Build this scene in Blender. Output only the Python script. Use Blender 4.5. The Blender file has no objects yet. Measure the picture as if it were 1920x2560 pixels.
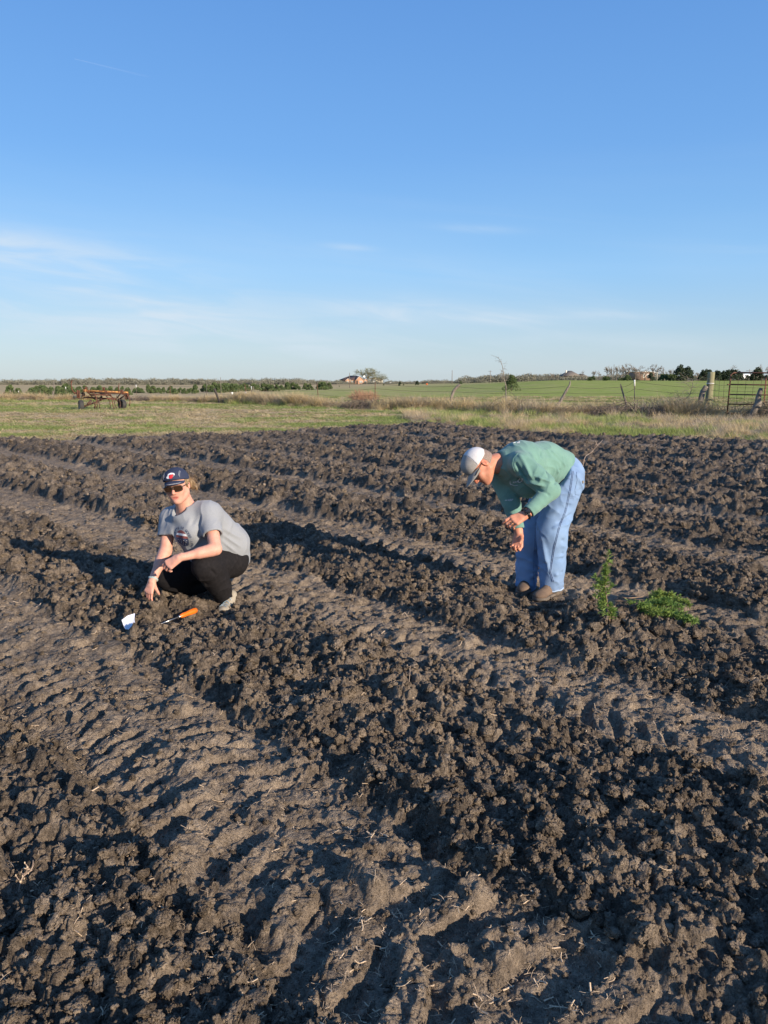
import bpy, math, random
import numpy as np
from mathutils import Vector, Matrix, Euler
from mathutils.bvhtree import BVHTree

# ------------------------------------------------------------------ camera, sky, sun, exposure
S = bpy.context.scene
COL = S.collection
FPX = 1924.0                       # focal length in photograph pixels (1920 x 2560)
PITCH = math.atan((1280 - 957) / FPX)
EYE = 1.6
cam_d = bpy.data.cameras.new('camera')
cam = bpy.data.objects.new('camera', cam_d)
COL.objects.link(cam)
cam.location = (0, 0, EYE)
cam.rotation_euler = (math.radians(90) - PITCH, 0, 0)
cam_d.sensor_fit = 'VERTICAL'
cam_d.sensor_height = 24.0
cam_d.lens = 24.0 * FPX / 2560
cam_d.clip_start = 0.05
cam_d.clip_end = 30000
S.camera = cam

SUN_EL = math.radians(17.0)
SUN_AZ = math.radians(133.0)       # clockwise from +Y: behind the camera, to the right
sun_dir = Vector((math.sin(SUN_AZ) * math.cos(SUN_EL), math.cos(SUN_AZ) * math.cos(SUN_EL), math.sin(SUN_EL)))
sl = bpy.data.lights.new('sun', 'SUN')
sl.energy = 4.6
sl.angle = math.radians(0.5)
sl.color = (1.0, 0.85, 0.67)
so = bpy.data.objects.new('sun', sl)
COL.objects.link(so)
so.rotation_euler = sun_dir.to_track_quat('Z', 'Y').to_euler()
so.location = (20, -20, 30)

world = bpy.data.worlds.new('World')
S.world = world
world.use_nodes = True
wn = world.node_tree.nodes
wl = world.node_tree.links
wn.clear()
wout = wn.new('ShaderNodeOutputWorld')
wbg = wn.new('ShaderNodeBackground')
sky = wn.new('ShaderNodeTexSky')
sky.sky_type = 'NISHITA'
sky.sun_disc = False
sky.sun_elevation = SUN_EL
sky.sun_rotation = SUN_AZ
sky.altitude = 100
sky.air_density = 1.0
sky.dust_density = 0.6
sky.ozone_density = 2.2
wbg.inputs['Strength'].default_value = 0.12
S.view_settings.view_transform = 'Standard'
S.view_settings.look = 'None'
S.view_settings.gamma = 1
S.view_settings.use_curve_mapping = False
S.view_settings.exposure = 0.70


def W_math(op, a, b=None, c=None):
    n = wn.new('ShaderNodeMath'); n.operation = op
    for i, v in enumerate((a, b, c)):
        if v is None: continue
        if isinstance(v, (int, float)): n.inputs[i].default_value = v
        else: wl.new(v, n.inputs[i])
    return n.outputs[0]


# thin cirrus: streaks of noise in azimuth and elevation, more of it low in the sky
tc = wn.new('ShaderNodeTexCoord')
sep = wn.new('ShaderNodeSeparateXYZ'); wl.new(tc.outputs['Generated'], sep.inputs[0])
az = W_math('ARCTAN2', sep.outputs[0], sep.outputs[1])
el = W_math('ARCSINE', sep.outputs[2])


def cloud_noise(sa, se, ox, oy, detail, dist):
    cx = wn.new('ShaderNodeCombineXYZ')
    wl.new(W_math('MULTIPLY_ADD', az, sa, ox), cx.inputs[0])
    tilt = W_math('MULTIPLY_ADD', az, 0.10, el)
    wl.new(W_math('MULTIPLY_ADD', tilt, se, oy), cx.inputs[1])
    nz = wn.new('ShaderNodeTexNoise'); wl.new(cx.outputs[0], nz.inputs['Vector'])
    nz.inputs['Scale'].default_value = 1.0
    nz.inputs['Detail'].default_value = detail
    nz.inputs['Roughness'].default_value = 0.55
    nz.inputs['Distortion'].default_value = dist
    return nz.outputs['Fac']


def ramp01(x, a, b):
    n = wn.new('ShaderNodeMapRange'); n.interpolation_type = 'SMOOTHSTEP'
    wl.new(x, n.inputs[0]); n.inputs[1].default_value = a; n.inputs[2].default_value = b
    return n.outputs[0]


streak = ramp01(cloud_noise(2.2, 20.0, 3.1, 1.7, 5, 0.5), 0.50, 0.80)
veil = ramp01(cloud_noise(1.3, 9.0, 7.4, 5.2, 3, 0.3), 0.38, 0.75)
low = W_math('MULTIPLY', ramp01(el, 0.30, 0.10), ramp01(el, -0.01, 0.05))
def patch(a0, e0, wa, we, amt):
    x = W_math('DIVIDE', W_math('SUBTRACT', az, a0), wa)
    y = W_math('DIVIDE', W_math('SUBTRACT', W_math('MULTIPLY_ADD', az, 0.06, el), e0 + a0 * .06), we)
    r2 = W_math('ADD', W_math('MULTIPLY', x, x), W_math('MULTIPLY', y, y))
    return W_math('MULTIPLY', W_math('EXPONENT', W_math('MULTIPLY', r2, -1.0)), amt)


wisp = ramp01(cloud_noise(6.0, 40.0, 1.1, 4.7, 7, 0.8), 0.34, 0.74)
soft = cloud_noise(4.0, 30.0, 2.1, 9.7, 5, 0.6)
pt = None
for q_ in ((-.44, .146, .17, .022, 1.15), (-.32, .096, .20, .026, .95), (.03, .086, .10, .017, 1.0), (.16, .078, .06, .008, .6), (-.20, .060, .22, .022, .45), (.12, .185, .05, .004, .5), (-.045, .165, .03, .004, .45), (.27, .082, .07, .008, .5), (-.25, .050, .40, .020, .6), (.25, .050, .3, .012, .35)):
    g_ = patch(*q_); pt = g_ if pt is None else W_math('ADD', pt, g_)
pt = W_math('MULTIPLY', pt, W_math('ADD', W_math('MULTIPLY', wisp, .55), W_math('MULTIPLY', soft, .40)))
cl = W_math('MINIMUM', W_math('ADD', pt, W_math('MULTIPLY', low, W_math('ADD', W_math('MULTIPLY', streak, 0.14), W_math('MULTIPLY', veil, 0.12)))), 0.9)
wmix = wn.new('ShaderNodeMix'); wmix.data_type = 'RGBA'
wl.new(cl, wmix.inputs['Factor'])
whs = wn.new('ShaderNodeHueSaturation'); whs.inputs['Saturation'].default_value = 1.12
wl.new(sky.outputs[0], whs.inputs['Color'])
# even out the clear air: blue by height, paling to the moist horizon
cramp = wn.new('ShaderNodeValToRGB'); wl.new(W_math('MULTIPLY', el, 1 / 1.5708), cramp.inputs[0])
ce = cramp.color_ramp.elements
ce[0].position = 0.0; ce[0].color = (2.65, 3.20, 3.70, 1)
ce[1].position = 1.0; ce[1].color = (.42, 1.15, 3.0, 1)
for p_, c_ in ((.03, (2.25, 3.10, 3.90)), (.085, (1.42, 2.85, 4.75)), (.17, (.88, 2.12, 4.40)), (.29, (.60, 1.62, 3.90))):
    q_ = ce.new(p_); q_.color = (*c_, 1)
cmx = wn.new('ShaderNodeMix'); cmx.data_type = 'RGBA'; cmx.inputs['Factor'].default_value = 0.82
wl.new(whs.outputs[0], cmx.inputs[6]); wl.new(cramp.outputs[0], cmx.inputs[7])
wl.new(cmx.outputs[2], wmix.inputs[6])
wmix.inputs[7].default_value = (3.6, 4.1, 4.6, 1)
wl.new(wmix.outputs[2], wbg.inputs['Color'])
wl.new(wbg.outputs[0], wout.inputs['Surface'])

# ------------------------------------------------------------------ helpers
rng = np.random.default_rng(7)
random.seed(7)


def W(px, py, Y):
    """the point at distance Y (metres ahead) that the photograph shows at pixel px, py"""
    vx = (px - 960) / FPX; vy = (1280 - py) / FPX
    ry = math.cos(PITCH) + vy * math.sin(PITCH)
    rz = -math.sin(PITCH) + vy * math.cos(PITCH)
    t = Y / ry
    return np.array((vx * t, Y, EYE + rz * t))


def G(px, py, z=0.0):
    """the point on level z that the photograph shows at pixel px, py"""
    vx = (px - 960) / FPX; vy = (1280 - py) / FPX
    ry = math.cos(PITCH) + vy * math.sin(PITCH)
    rz = -math.sin(PITCH) + vy * math.cos(PITCH)
    t = (z - EYE) / rz
    return np.array((vx * t, ry * t, z))


def mesh_from(name, verts, faces, smooth=False):
    """verts (N,3); faces (M,k) int array, or list of such arrays"""
    verts = np.asarray(verts, np.float32)
    if not isinstance(faces, (list, tuple)) or (len(faces) and np.ndim(faces[0]) < 2):
        faces = [np.asarray(faces)]
    faces = [np.asarray(f, np.int32) for f in faces if len(f)]
    me = bpy.data.meshes.new(name)
    me.vertices.add(len(verts))
    me.vertices.foreach_set('co', verts.ravel())
    loops = np.concatenate([f.ravel() for f in faces])
    tot = np.concatenate([np.full(len(f), f.shape[1], np.int32) for f in faces])
    start = np.concatenate([[0], np.cumsum(tot)[:-1]]).astype(np.int32)
    me.loops.add(len(loops)); me.loops.foreach_set('vertex_index', loops)
    me.polygons.add(len(tot)); me.polygons.foreach_set('loop_start', start)
    if smooth: me.polygons.foreach_set('use_smooth', np.ones(len(tot), bool))
    me.update(calc_edges=True)
    return me


def obj(name, me, mat=None, parent=None, loc=None, rot=None, scl=None):
    o = bpy.data.objects.new(name, me)
    COL.objects.link(o)
    if mat is not None and me is not None:
        if not me.materials:
            for m in (mat if isinstance(mat, (list, tuple)) else [mat]): me.materials.append(m)
    if parent is not None: o.parent = parent
    if loc is not None: o.location = loc
    if rot is not None: o.rotation_euler = rot
    if scl is not None: o.scale = scl
    return o


def tag(o, label=None, cat=None, group=None, kind=None):
    if label: o['label'] = label
    if cat: o['category'] = cat
    if group: o['group'] = group
    if kind: o['kind'] = kind
    return o


def empty(name, loc, label, cat, group=None, rotz=0.0):
    o = bpy.data.objects.new(name, None)
    COL.objects.link(o)
    o.empty_display_size = 0.1
    o.location = loc; o.rotation_euler = (0, 0, rotz)
    return tag(o, label, cat, group)


def copy_tree(root, loc=None, rotz=None, scl=None, label=None, group=None, tilt=None):
    r = root.copy(); COL.objects.link(r)
    if loc is not None: r.location = loc
    if rotz is not None: r.rotation_euler = (tilt[0] if tilt else 0, tilt[1] if tilt else 0, rotz)
    if scl is not None: r.scale = scl if hasattr(scl, '__len__') else (scl, scl, scl)
    if label: r['label'] = label
    if group: r['group'] = group
    for ch in list(root.children):
        c = ch.copy(); COL.objects.link(c); c.parent = r
        for g in ch.children:
            d = g.copy(); COL.objects.link(d); d.parent = c
    return r


class MB:
    """collects primitive shapes as vertex and face lists"""
    def __init__(s): s.v = []; s.f3 = []; s.f4 = []; s.n = 0

    def add(s, v, f4=None, f3=None):
        v = np.asarray(v, float)
        if f4 is not None and len(f4): s.f4.append(np.asarray(f4) + s.n)
        if f3 is not None and len(f3): s.f3.append(np.asarray(f3) + s.n)
        s.v.append(v); s.n += len(v)
        return s

    def tube(s, pts, rad, n=8, caps=True, jag=0.0, flat=None):
        pts = np.asarray(pts, float); m = len(pts)
        rad = np.broadcast_to(np.asarray(rad, float), (m,))
        T = np.gradient(pts, axis=0); T /= np.maximum(np.linalg.norm(T, axis=1, keepdims=True), 1e-9)
        up = np.array((0, 0, 1.)) if abs(T[0][2]) < 0.9 else np.array((1., 0, 0))
        N = np.cross(T[0], up); N /= np.linalg.norm(N)
        a = np.linspace(0, 2 * np.pi, n, endpoint=False); V = []
        jr = 1 + (rng.random(n) - .5) * jag if jag else np.ones(n)
        for i in range(m):
            N = N - T[i] * N.dot(T[i]); N /= max(np.linalg.norm(N), 1e-9)
            B = np.cross(T[i], N)
            k = jr * (1 + (rng.random(n) - .5) * jag * .6) if jag else 1.0
            ring = (np.cos(a) * k)[:, None] * N + (np.sin(a) * k * (flat or 1.0))[:, None] * B
            V.append(pts[i] + ring * rad[i])
        V = np.concatenate(V)
        i0 = np.arange(m - 1)[:, None] * n; j = np.arange(n)[None]; j2 = (j + 1) % n
        F = np.stack([i0 + j, i0 + j2, i0 + n + j2, i0 + n + j], -1).reshape(-1, 4)
        f3 = None
        if caps and n > 2:
            V = np.concatenate([V, pts[:1], pts[-1:]])
            c0 = m * n; e = (m - 1) * n; j = np.arange(n); j2 = (j + 1) % n
            f3 = np.concatenate([np.stack([j2, j, np.full(n, c0)], -1), np.stack([e + j, e + j2, np.full(n, c0 + 1)], -1)])
        return s.add(V, F, f3)

    def box(s, c, size, R=None, bevel=0.0):
        c = np.asarray(c, float); h = np.asarray(size, float) / 2
        if bevel > 0:
            b = min(bevel, h.min() * .9); V = []
            sg = np.array([(x, y, z) for x in (-1, 1) for y in (-1, 1) for z in (-1, 1)], float)
            for q in sg:
                for ax in range(3):
                    p = q * (h - b); p[ax] = q[ax] * h[ax]; V.append(p)
            V = np.array(V)
            idx = lambda x, y, z, ax: (((x > 0) * 4 + (y > 0) * 2 + (z > 0)) * 3 + ax)
            F = []; T = []
            for ax in range(3):
                o1, o2 = [k for k in range(3) if k != ax]
                for sg1 in (-1, 1):
                    q = []
                    for (a, b2) in ((-1, -1), (1, -1), (1, 1), (-1, 1)):
                        t = [0, 0, 0]; t[ax] = sg1; t[o1] = a; t[o2] = b2; q.append(idx(*t, ax))
                    F.append(q if (sg1 > 0) == (ax != 1) else q[::-1])
                    for sg2 in (-1, 1):
                        if o1 > ax or True:
                            pass
            for ax in range(3):           # edge strips
                o1, o2 = [k for k in range(3) if k != ax]
                for a in (-1, 1):
                    for b2 in (-1, 1):
                        t = [0, 0, 0]; t[o1] = a; t[o2] = b2
                        t[ax] = -1; p = list(t); t[ax] = 1; r = list(t)
                        F.append([idx(*p, o1), idx(*r, o1), idx(*r, o2), idx(*p, o2)])
            for q in sg: T.append([idx(*q, 0), idx(*q, 1), idx(*q, 2)])
            if R is not None: V = V @ np.asarray(R).T
            return s.add(V + c, F, T)
        V = np.array([(x, y, z) for x in (-1, 1) for y in (-1, 1) for z in (-1, 1)], float) * h
        if R is not None: V = V @ np.asarray(R).T
        F = [(0, 1, 3, 2), (4, 6, 7, 5), (0, 4, 5, 1), (2, 3, 7, 6), (0, 2, 6, 4), (1, 5, 7, 3)]
        return s.add(V + c, F)

    def lathe(s, prof, c=(0, 0, 0), axis=(0, 0, 1), n=20):
        """prof: (radius, height) pairs turned about axis"""
        ax = Vector(axis).normalized(); q = ax.to_track_quat('Z', 'Y').to_matrix()
        a = np.linspace(0, 2 * np.pi, n, endpoint=False); m = len(prof); V = []
        for r, z in prof: V.append(np.stack([np.cos(a) * r, np.sin(a) * r, np.full(n, z)], 1))
        V = np.concatenate(V) @ np.array(q).T + np.asarray(c, float)
        i0 = np.arange(m - 1)[:, None] * n; j = np.arange(n)[None]; j2 = (j + 1) % n
        return s.add(V, np.stack([i0 + j, i0 + j2, i0 + n + j2, i0 + n + j], -1).reshape(-1, 4))

    def mesh(s, name, smooth=False):
        fs = []
        if s.f4: fs.append(np.concatenate(s.f4))
        if s.f3: fs.append(np.concatenate(s.f3))
        return mesh_from(name, np.concatenate(s.v), fs, smooth)

    def build(s, name, mat, parent=None, smooth=False, **k):
        return obj(name, s.mesh(name, smooth), mat, parent, **k)


def rotz(a):
    c, s_ = math.cos(a), math.sin(a)
    return np.array(((c, -s_, 0), (s_, c, 0), (0, 0, 1.)))


# ---- numpy noise
def _hash(ix, iy, seed):
    h = (ix.astype(np.int64) * 374761393 + iy.astype(np.int64) * 668265263 + seed * 982451653) & 0x7fffffff
    h = ((h ^ (h >> 13)) * 1274126177) & 0x7fffffff
    h = ((h ^ (h >> 16)) * 1103515245) & 0x7fffffff
    return ((h >> 5) & 0xffff) / 65535.0


def vnoise(x, y, seed=0):
    ix = np.floor(x); iy = np.floor(y); fx = x - ix; fy = y - iy
    fx = fx * fx * (3 - 2 * fx); fy = fy * fy * (3 - 2 * fy)
    ix = ix.astype(np.int64); iy = iy.astype(np.int64)
    a = _hash(ix, iy, seed); b = _hash(ix + 1, iy, seed); c = _hash(ix, iy + 1, seed); d = _hash(ix + 1, iy + 1, seed)
    return (a + (b - a) * fx) * (1 - fy) + (c + (d - c) * fx) * fy


def fbm(x, y, octs=4, seed=0, gain=0.5):
    s = 0; a = 1; t = 0
    for o in range(octs):
        s = s + a * vnoise(x * 2 ** o + 17.3 * o, y * 2 ** o - 9.1 * o, seed + o); t += a; a *= gain
    return s / t


def clods(x, y, cell, seed, fill=0.75):
    """broken lumps, one per cell: angular outline, tilted top; height of the highest"""
    gx = x / cell; gy = y / cell
    ix = np.floor(gx).astype(np.int64); iy = np.floor(gy).astype(np.int64)
    best = np.zeros_like(x)
    for dx in (-1, 0, 1):
        for dy in (-1, 0, 1):
            cx = ix + dx; cy = iy + dy
            r1 = _hash(cx, cy, seed); r2 = _hash(cx, cy, seed + 1); r3 = _hash(cx, cy, seed + 2); r4 = _hash(cx, cy, seed + 3)
            rad = 0.30 + 0.55 * r3
            ex = gx - (cx + r1); ey = gy - (cy + r2)
            c = np.cos(r4 * 6.283); s_ = np.sin(r4 * 6.283)
            a = (ex * c - ey * s_) / rad; b = (ex * s_ + ey * c) / (rad * (.65 + .5 * r1))
            aa = np.abs(a + .25 * b * (r2 - .5)); bb = np.abs(b)
            d = np.maximum(np.maximum(aa, bb), (aa + bb) * (.62 + .15 * r3))
            d = .6 * d + .4 * np.sqrt(a * a + b * b)
            p = np.clip((1 - d) * (1.5 + 1.6 * r1), 0, 1) ** .8
            hgt = np.where(r2 < fill, p * rad * (0.62 + 0.5 * r1) * (1 + .45 * a * (r4 - .3) + .35 * b * (r3 - .5)), 0)
            best = np.maximum(best, hgt)
    return best


def sstep(a, b, x):
    t = np.clip((x - a) / (b - a), 0, 1)
    return t * t * (3 - 2 * t)


def noise3(p, seed=0):
    """cheap smooth 3-D noise 0..1 for (N,3) points"""
    s = 0
    for k in range(3):
        a = rng_tab[(seed * 3 + k) % 40]
        q = p @ a[:9].reshape(3, 3) + a[9:12]
        s = s + np.sin(q[..., 0] + np.sin(q[..., 1] * 1.3)) * np.sin(q[..., 1] + np.sin(q[..., 2] * 1.1)) * np.cos(q[..., 2])
    return 0.5 + s / 4.5


rng_tab = np.random.default_rng(3).normal(0, 1, (40, 12)) * 1.6


# ---- materials
def mat(name, col, rough=0.8, col2=None, scale=10.0, bump=0.0, bscale=None, detail=5, stretch=None, metal=0.0, spec=None,
        c2pos=(0.4, 0.65), attr=None, col3=None, scale3=2.0, sheen=0.0, sss=0.0, transl=0.0):
    """procedural material: col mixed with col2 by object-space noise, bump from finer noise; attr: a colour attribute to multiply by"""
    m = bpy.data.materials.new(name); m.use_nodes = True
    nt = m.node_tree; n = nt.nodes; l = nt.links
    b = n['Principled BSDF']; b.inputs['Roughness'].default_value = rough; b.inputs['Metallic'].default_value = metal
    if spec is not None: b.inputs['Specular IOR Level'].default_value = spec
    if sheen: b.inputs['Sheen Weight'].default_value = sheen
    if sss:
        b.inputs['Subsurface Weight'].default_value = sss
        b.inputs['Subsurface Radius'].default_value = (0.012, 0.005, 0.003); b.inputs['Subsurface Scale'].default_value = 1.0
    t = n.new('ShaderNodeTexCoord'); mp = n.new('ShaderNodeMapping'); l.new(t.outputs['Object'], mp.inputs[0])
    if stretch: mp.inputs['Scale'].default_value = stretch
    cur = None

    def noise(sc, dt=detail):
        z = n.new('ShaderNodeTexNoise'); z.inputs['Scale'].default_value = sc; z.inputs['Detail'].default_value = dt
        z.inputs['Roughness'].default_value = 0.6
        l.new(mp.outputs[0], z.inputs['Vector']); return z.outputs['Fac']

    def mix(fac, a, c):
        x = n.new('ShaderNodeMix'); x.data_type = 'RGBA'; l.new(fac, x.inputs['Factor'])
        if hasattr(a, 'links') or not isinstance(a, tuple): l.new(a, x.inputs[6])
        else: x.inputs[6].default_value = (*a, 1)
        x.inputs[7].default_value = (*c, 1)
        return x.outputs[2]

    def rng_(x, a, c):
        r = n.new('ShaderNodeMapRange'); l.new(x, r.inputs[0]); r.inputs[1].default_value = a; r.inputs[2].default_value = c
        return r.outputs[0]
    if col2 is not None: cur = mix(rng_(noise(scale), *c2pos), tuple(col), col2)
    if col3 is not None: cur = mix(rng_(noise(scale3, 3), 0.45, 0.7), cur if cur is not None else tuple(col), col3)
    if attr:
        at = n.new('ShaderNodeAttribute'); at.attribute_name = attr
        x = n.new('ShaderNodeMix'); x.data_type = 'RGBA'; x.blend_type = 'MULTIPLY'; x.inputs['Factor'].default_value = 1
        if cur is not None: l.new(cur, x.inputs[6])
        else: x.inputs[6].default_value = (*col, 1)
        l.new(at.outputs['Color'], x.inputs[7]); cur = x.outputs[2]
    if cur is not None: l.new(cur, b.inputs['Base Color'])
    else: b.inputs['Base Color'].default_value = (*col, 1)
    if bump > 0:
        bp = n.new('ShaderNodeBump'); bp.inputs['Strength'].default_value = 1.0; bp.inputs['Distance'].default_value = bump
        l.new(noise(bscale or scale * 4, 6), bp.inputs['Height']); l.new(bp.outputs[0], b.inputs['Normal'])
    if transl > 0:
        tr = n.new('ShaderNodeBsdfTranslucent'); ms = n.new('ShaderNodeMixShader'); ms.inputs[0].default_value = transl
        if cur is not None: l.new(cur, tr.inputs[0])
        else: tr.inputs[0].default_value = (*col, 1)
        l.new(b.outputs[0], ms.inputs[1]); l.new(tr.outputs[0], ms.inputs[2])
        l.new(ms.outputs[0], n['Material Output'].inputs['Surface'])
    return m


def set_color_attr(me, name, cols):
    a = me.color_attributes.new(name, 'FLOAT_COLOR', 'POINT')
    c = np.ones((len(me.vertices), 4), np.float32); c[:, :3] = cols
    a.data.foreach_set('color', c.ravel())


def scatter(name, pts, rot, scl, idx, protos, label=None):
    """uncountable ground cover as one object: geometry-node instances of small source meshes"""
    hid = bpy.data.collections.new(name + '_sources')
    for k, (me, mt) in enumerate(protos):
        if not me.materials: me.materials.append(mt)
        hid.objects.link(bpy.data.objects.new('%s_source_%02d' % (name, k), me))
    me = bpy.data.meshes.new(name); me.vertices.add(len(pts)); me.vertices.foreach_set('co', np.asarray(pts, np.float32).ravel())
    for nm, ty, dat in (('rot', 'FLOAT_VECTOR', rot), ('scl', 'FLOAT_VECTOR', scl)):
        a = me.attributes.new(nm, ty, 'POINT'); a.data.foreach_set('vector', np.asarray(dat, np.float32).ravel())
    a = me.attributes.new('pick', 'INT', 'POINT'); a.data.foreach_set('value', np.asarray(idx, np.int32))
    g = bpy.data.node_groups.new(name, 'GeometryNodeTree')
    g.interface.new_socket('Geometry', in_out='INPUT', socket_type='NodeSocketGeometry')
    g.interface.new_socket('Geometry', in_out='OUTPUT', socket_type='NodeSocketGeometry')
    n = g.nodes; l = g.links
    gi = n.new('NodeGroupInput'); go = n.new('NodeGroupOutput'); ip = n.new('GeometryNodeInstanceOnPoints')
    ci = n.new('GeometryNodeCollectionInfo'); ci.inputs['Collection'].default_value = hid
    ci.inputs['Separate Children'].default_value = True; ci.inputs['Reset Children'].default_value = True
    ip.inputs['Pick Instance'].default_value = True

    def na(nm, ty):
        q = n.new('GeometryNodeInputNamedAttribute'); q.data_type = ty; q.inputs['Name'].default_value = nm
        return q.outputs['Attribute']
    l.new(gi.outputs[0], ip.inputs['Points']); l.new(ci.outputs[0], ip.inputs['Instance'])
    l.new(na('pick', 'INT'), ip.inputs['Instance Index']); l.new(na('rot', 'FLOAT_VECTOR'), ip.inputs['Rotation'])
    l.new(na('scl', 'FLOAT_VECTOR'), ip.inputs['Scale']); l.new(ip.outputs[0], go.inputs[0])
    o = obj(name, me); md = o.modifiers.new('scatter', 'NODES'); md.node_group = g
    return tag(o, label, None, None, 'stuff')
# ------------------------------------------------------------------ ground
FIELD = np.array([(-30, 12), (-16, 18.7), (-10.5, 21.1), (-4, 24.1), (-1.2, 27.5), (1.6, 30.4), (4.3, 24.6), (7.4, 22.2), (10.4, 20.9), (18, 17.5), (34, 10)])


def row_u(X, Y):
    return -.7967 + .3811 * Y - .0025 * Y * Y + .4083 * X - .0014 * X * Y + .0029 * X * X


def edge_y(X):
    return np.interp(X, FIELD[:, 0], FIELD[:, 1])


def in_field(X, Y):
    """signed metres inside the ploughed patch (positive inside)"""
    wob = (fbm(X * .9, Y * .9, 3, 31) - .5) * 1.3
    a = (edge_y(X) - Y) * 0.85 + wob
    return np.minimum(np.minimum(a, Y + 9), np.minimum(X + 24, 26 - X))


def rise(X, Y):
    """the gentle swell of the far pasture to the right, and the far country"""
    r = np.hypot(X, Y)
    b = X / np.maximum(Y, 1)
    a = sstep(0.02, 0.24, b) * sstep(60, 250, r) * 2.35
    a = a * np.where(Y > 0, 1, 0) - 0.0 * r
    far = sstep(300, 700, r) * 0.6
    return a + far + (fbm(X * .01, Y * .01, 3, 5) - .5) * 0.5 * sstep(60, 200, r)


def track_f(X, Y):
    u = row_u(X, Y) + (fbm(X * .6, Y * .6, 2, 77) - .5) * 0.09
    return u - np.round(u), u


PRESS = [(1.18, 5.50, .27, .0), (1.02, 5.62, .22, .0), (1.06, 5.25, .22, .0), (-1.13, 5.22, .20, .01), (-1.18, 5.02, .14, .0), (-1.35, 5.50, .14, .03), (-1.64, 5.10, .09, .05), (-1.71, 4.72, .13, .035), (-1.68, 4.50, .11, .035), (-1.42, 4.92, .14, .02)]


def soil_h(X, Y, fine=True):
    h, p = soil_raw(X, Y, fine)
    for x, y, r, z in PRESS:
        w_ = np.exp(-(((X - x) ** 2 + (Y - y) ** 2) / r ** 2) ** 2); h = h * (1 - w_) + (z + (h - .05) * .15) * w_
    return h, p


def soil_raw(X, Y, fine=True):
    """height of the tilled soil and how packed it is (1 in the tyre tracks)"""
    f, u = track_f(X, Y)
    a = np.abs(f)
    nz = fbm(X * 3.1, Y * 3.1, 3, 8)
    edge = 0.185 + (nz - .5) * 0.11
    packed = 1 - sstep(edge - .035, edge + .06, a)
    # the two nearest tracks are broad, the farther ones narrower and more broken
    packed = packed * (1 - .55 * sstep(2.6, 4.5, u) * sstep(.35, .6, fbm(X * 1.1, Y * 1.1, 2, 12)))
    bed = (1 - packed)
    h = 0.034 * bed * (1 - 0.35 * sstep(.36, .5, a))
    h -= 0.045 * np.exp(-((a - edge - .015) / .035) ** 2) * sstep(.35, .6, fbm(X * 1.7, Y * 1.7, 2, 14))
    h += (fbm(X * 1.3, Y * 1.3, 2, 20) - .5) * 0.07 * bed
    # tyre lugs: bars across the track, angled both ways from its middle
    v = (-.66 * X + .75 * Y)
    ph = v / 0.235 + np.abs(f) * 3.6 + (fbm(X * 2.4, Y * 2.4, 2, 40) - .5) * 1.25 + np.where(f > 0, .5, 0)
    lug = 0.5 + 0.5 * np.cos(2 * np.pi * ph)
    lug = sstep(.35, .68, lug)
    keep = sstep(.30, .50, fbm(X * 2.2 + 3, Y * 2.2, 3, 50)) * (1 - .4 * sstep(3, 6, u))
    ph2 = v / 0.150 + a * 7.0 + (fbm(X * 3, Y * 3, 2, 43) - .5) * .8 + np.where(f > 0, .5, 0)
    dent = sstep(.50, .86, .5 + .5 * np.cos(2 * np.pi * ph2)) * sstep(.015, .04, a) * (1 - sstep(.13, .17, a)) * sstep(.28, .48, fbm(X * 4.2, Y * 4.2, 2, 53))
    coarse = sstep(3.6, 2.6, np.hypot(X, Y))          # deeper lug bars in the softest soil, nearest the camera
    h -= .034 * dent * packed * (1 - .6 * coarse)
    h += ((.008 + .030 * coarse) * lug * (.55 + .8 * fbm(X * 6, Y * 6, 2, 51)) * keep + .016 * (fbm(X * 5, Y * 5, 3, 52) - .5)) * packed * sstep(.0, .03, a)
    if not fine: return h, packed
    wx = X + (fbm(X * 14, Y * 14, 2, 60) - .5) * .07; wy = Y + (fbm(X * 14 + 9, Y * 14, 2, 64) - .5) * .07
    big = clods(wx, wy, .20, 101, .42)
    mid = clods(wx + .3, wy + .1, .105, 111, .6)
    sm = clods(wx * 1.0 + .7, wy, .052, 121, .7)
    ti = clods(wx, wy + .4, .025, 131, .8)
    fr = sstep(5.5, 12, np.hypot(X, Y))               # relief raised in the far rows to deepen their shadows
    h += bed * (big * (.052 + .05 * fr) + mid * (.042 + .03 * fr) + sm * .036 + ti * .024 + .035 * fr)
    h += packed * (clods(wx + 5, wy, .12, 141, .34) * .034 + sm * .012 + ti * .009)
    crk = np.abs(fbm(X * 9, Y * 9, 3, 70) - .5) * 2
    h += (crk - .3) * (.016 * packed + .028 * bed)
    h += (fbm(X * 40, Y * 40, 3, 80) - .5) * (.008 + .022 * bed)
    return h, packed


def z_at(x, y, fine=True):
    X = np.atleast_1d(np.asarray(x, float)); Y = np.atleast_1d(np.asarray(y, float))
    ins = in_field(X, Y); m = sstep(-.1, .6, ins)
    h, p = soil_h(X, Y, fine)
    return np.where(ins > 0, h * m, 0) + rise(X, Y)


def polar(rs, th):
    R, T = np.meshgrid(rs, th, indexing='ij')
    X = R * np.sin(T); Y = R * np.cos(T)
    nr, nt = R.shape
    i = np.arange(nr - 1)[:, None] * nt; j = np.arange(nt - 1)[None]
    F = np.stack([i + j, i + j + 1, i + nt + j + 1, i + nt + j], -1).reshape(-1, 4)
    return X.ravel(), Y.ravel(), F


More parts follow.
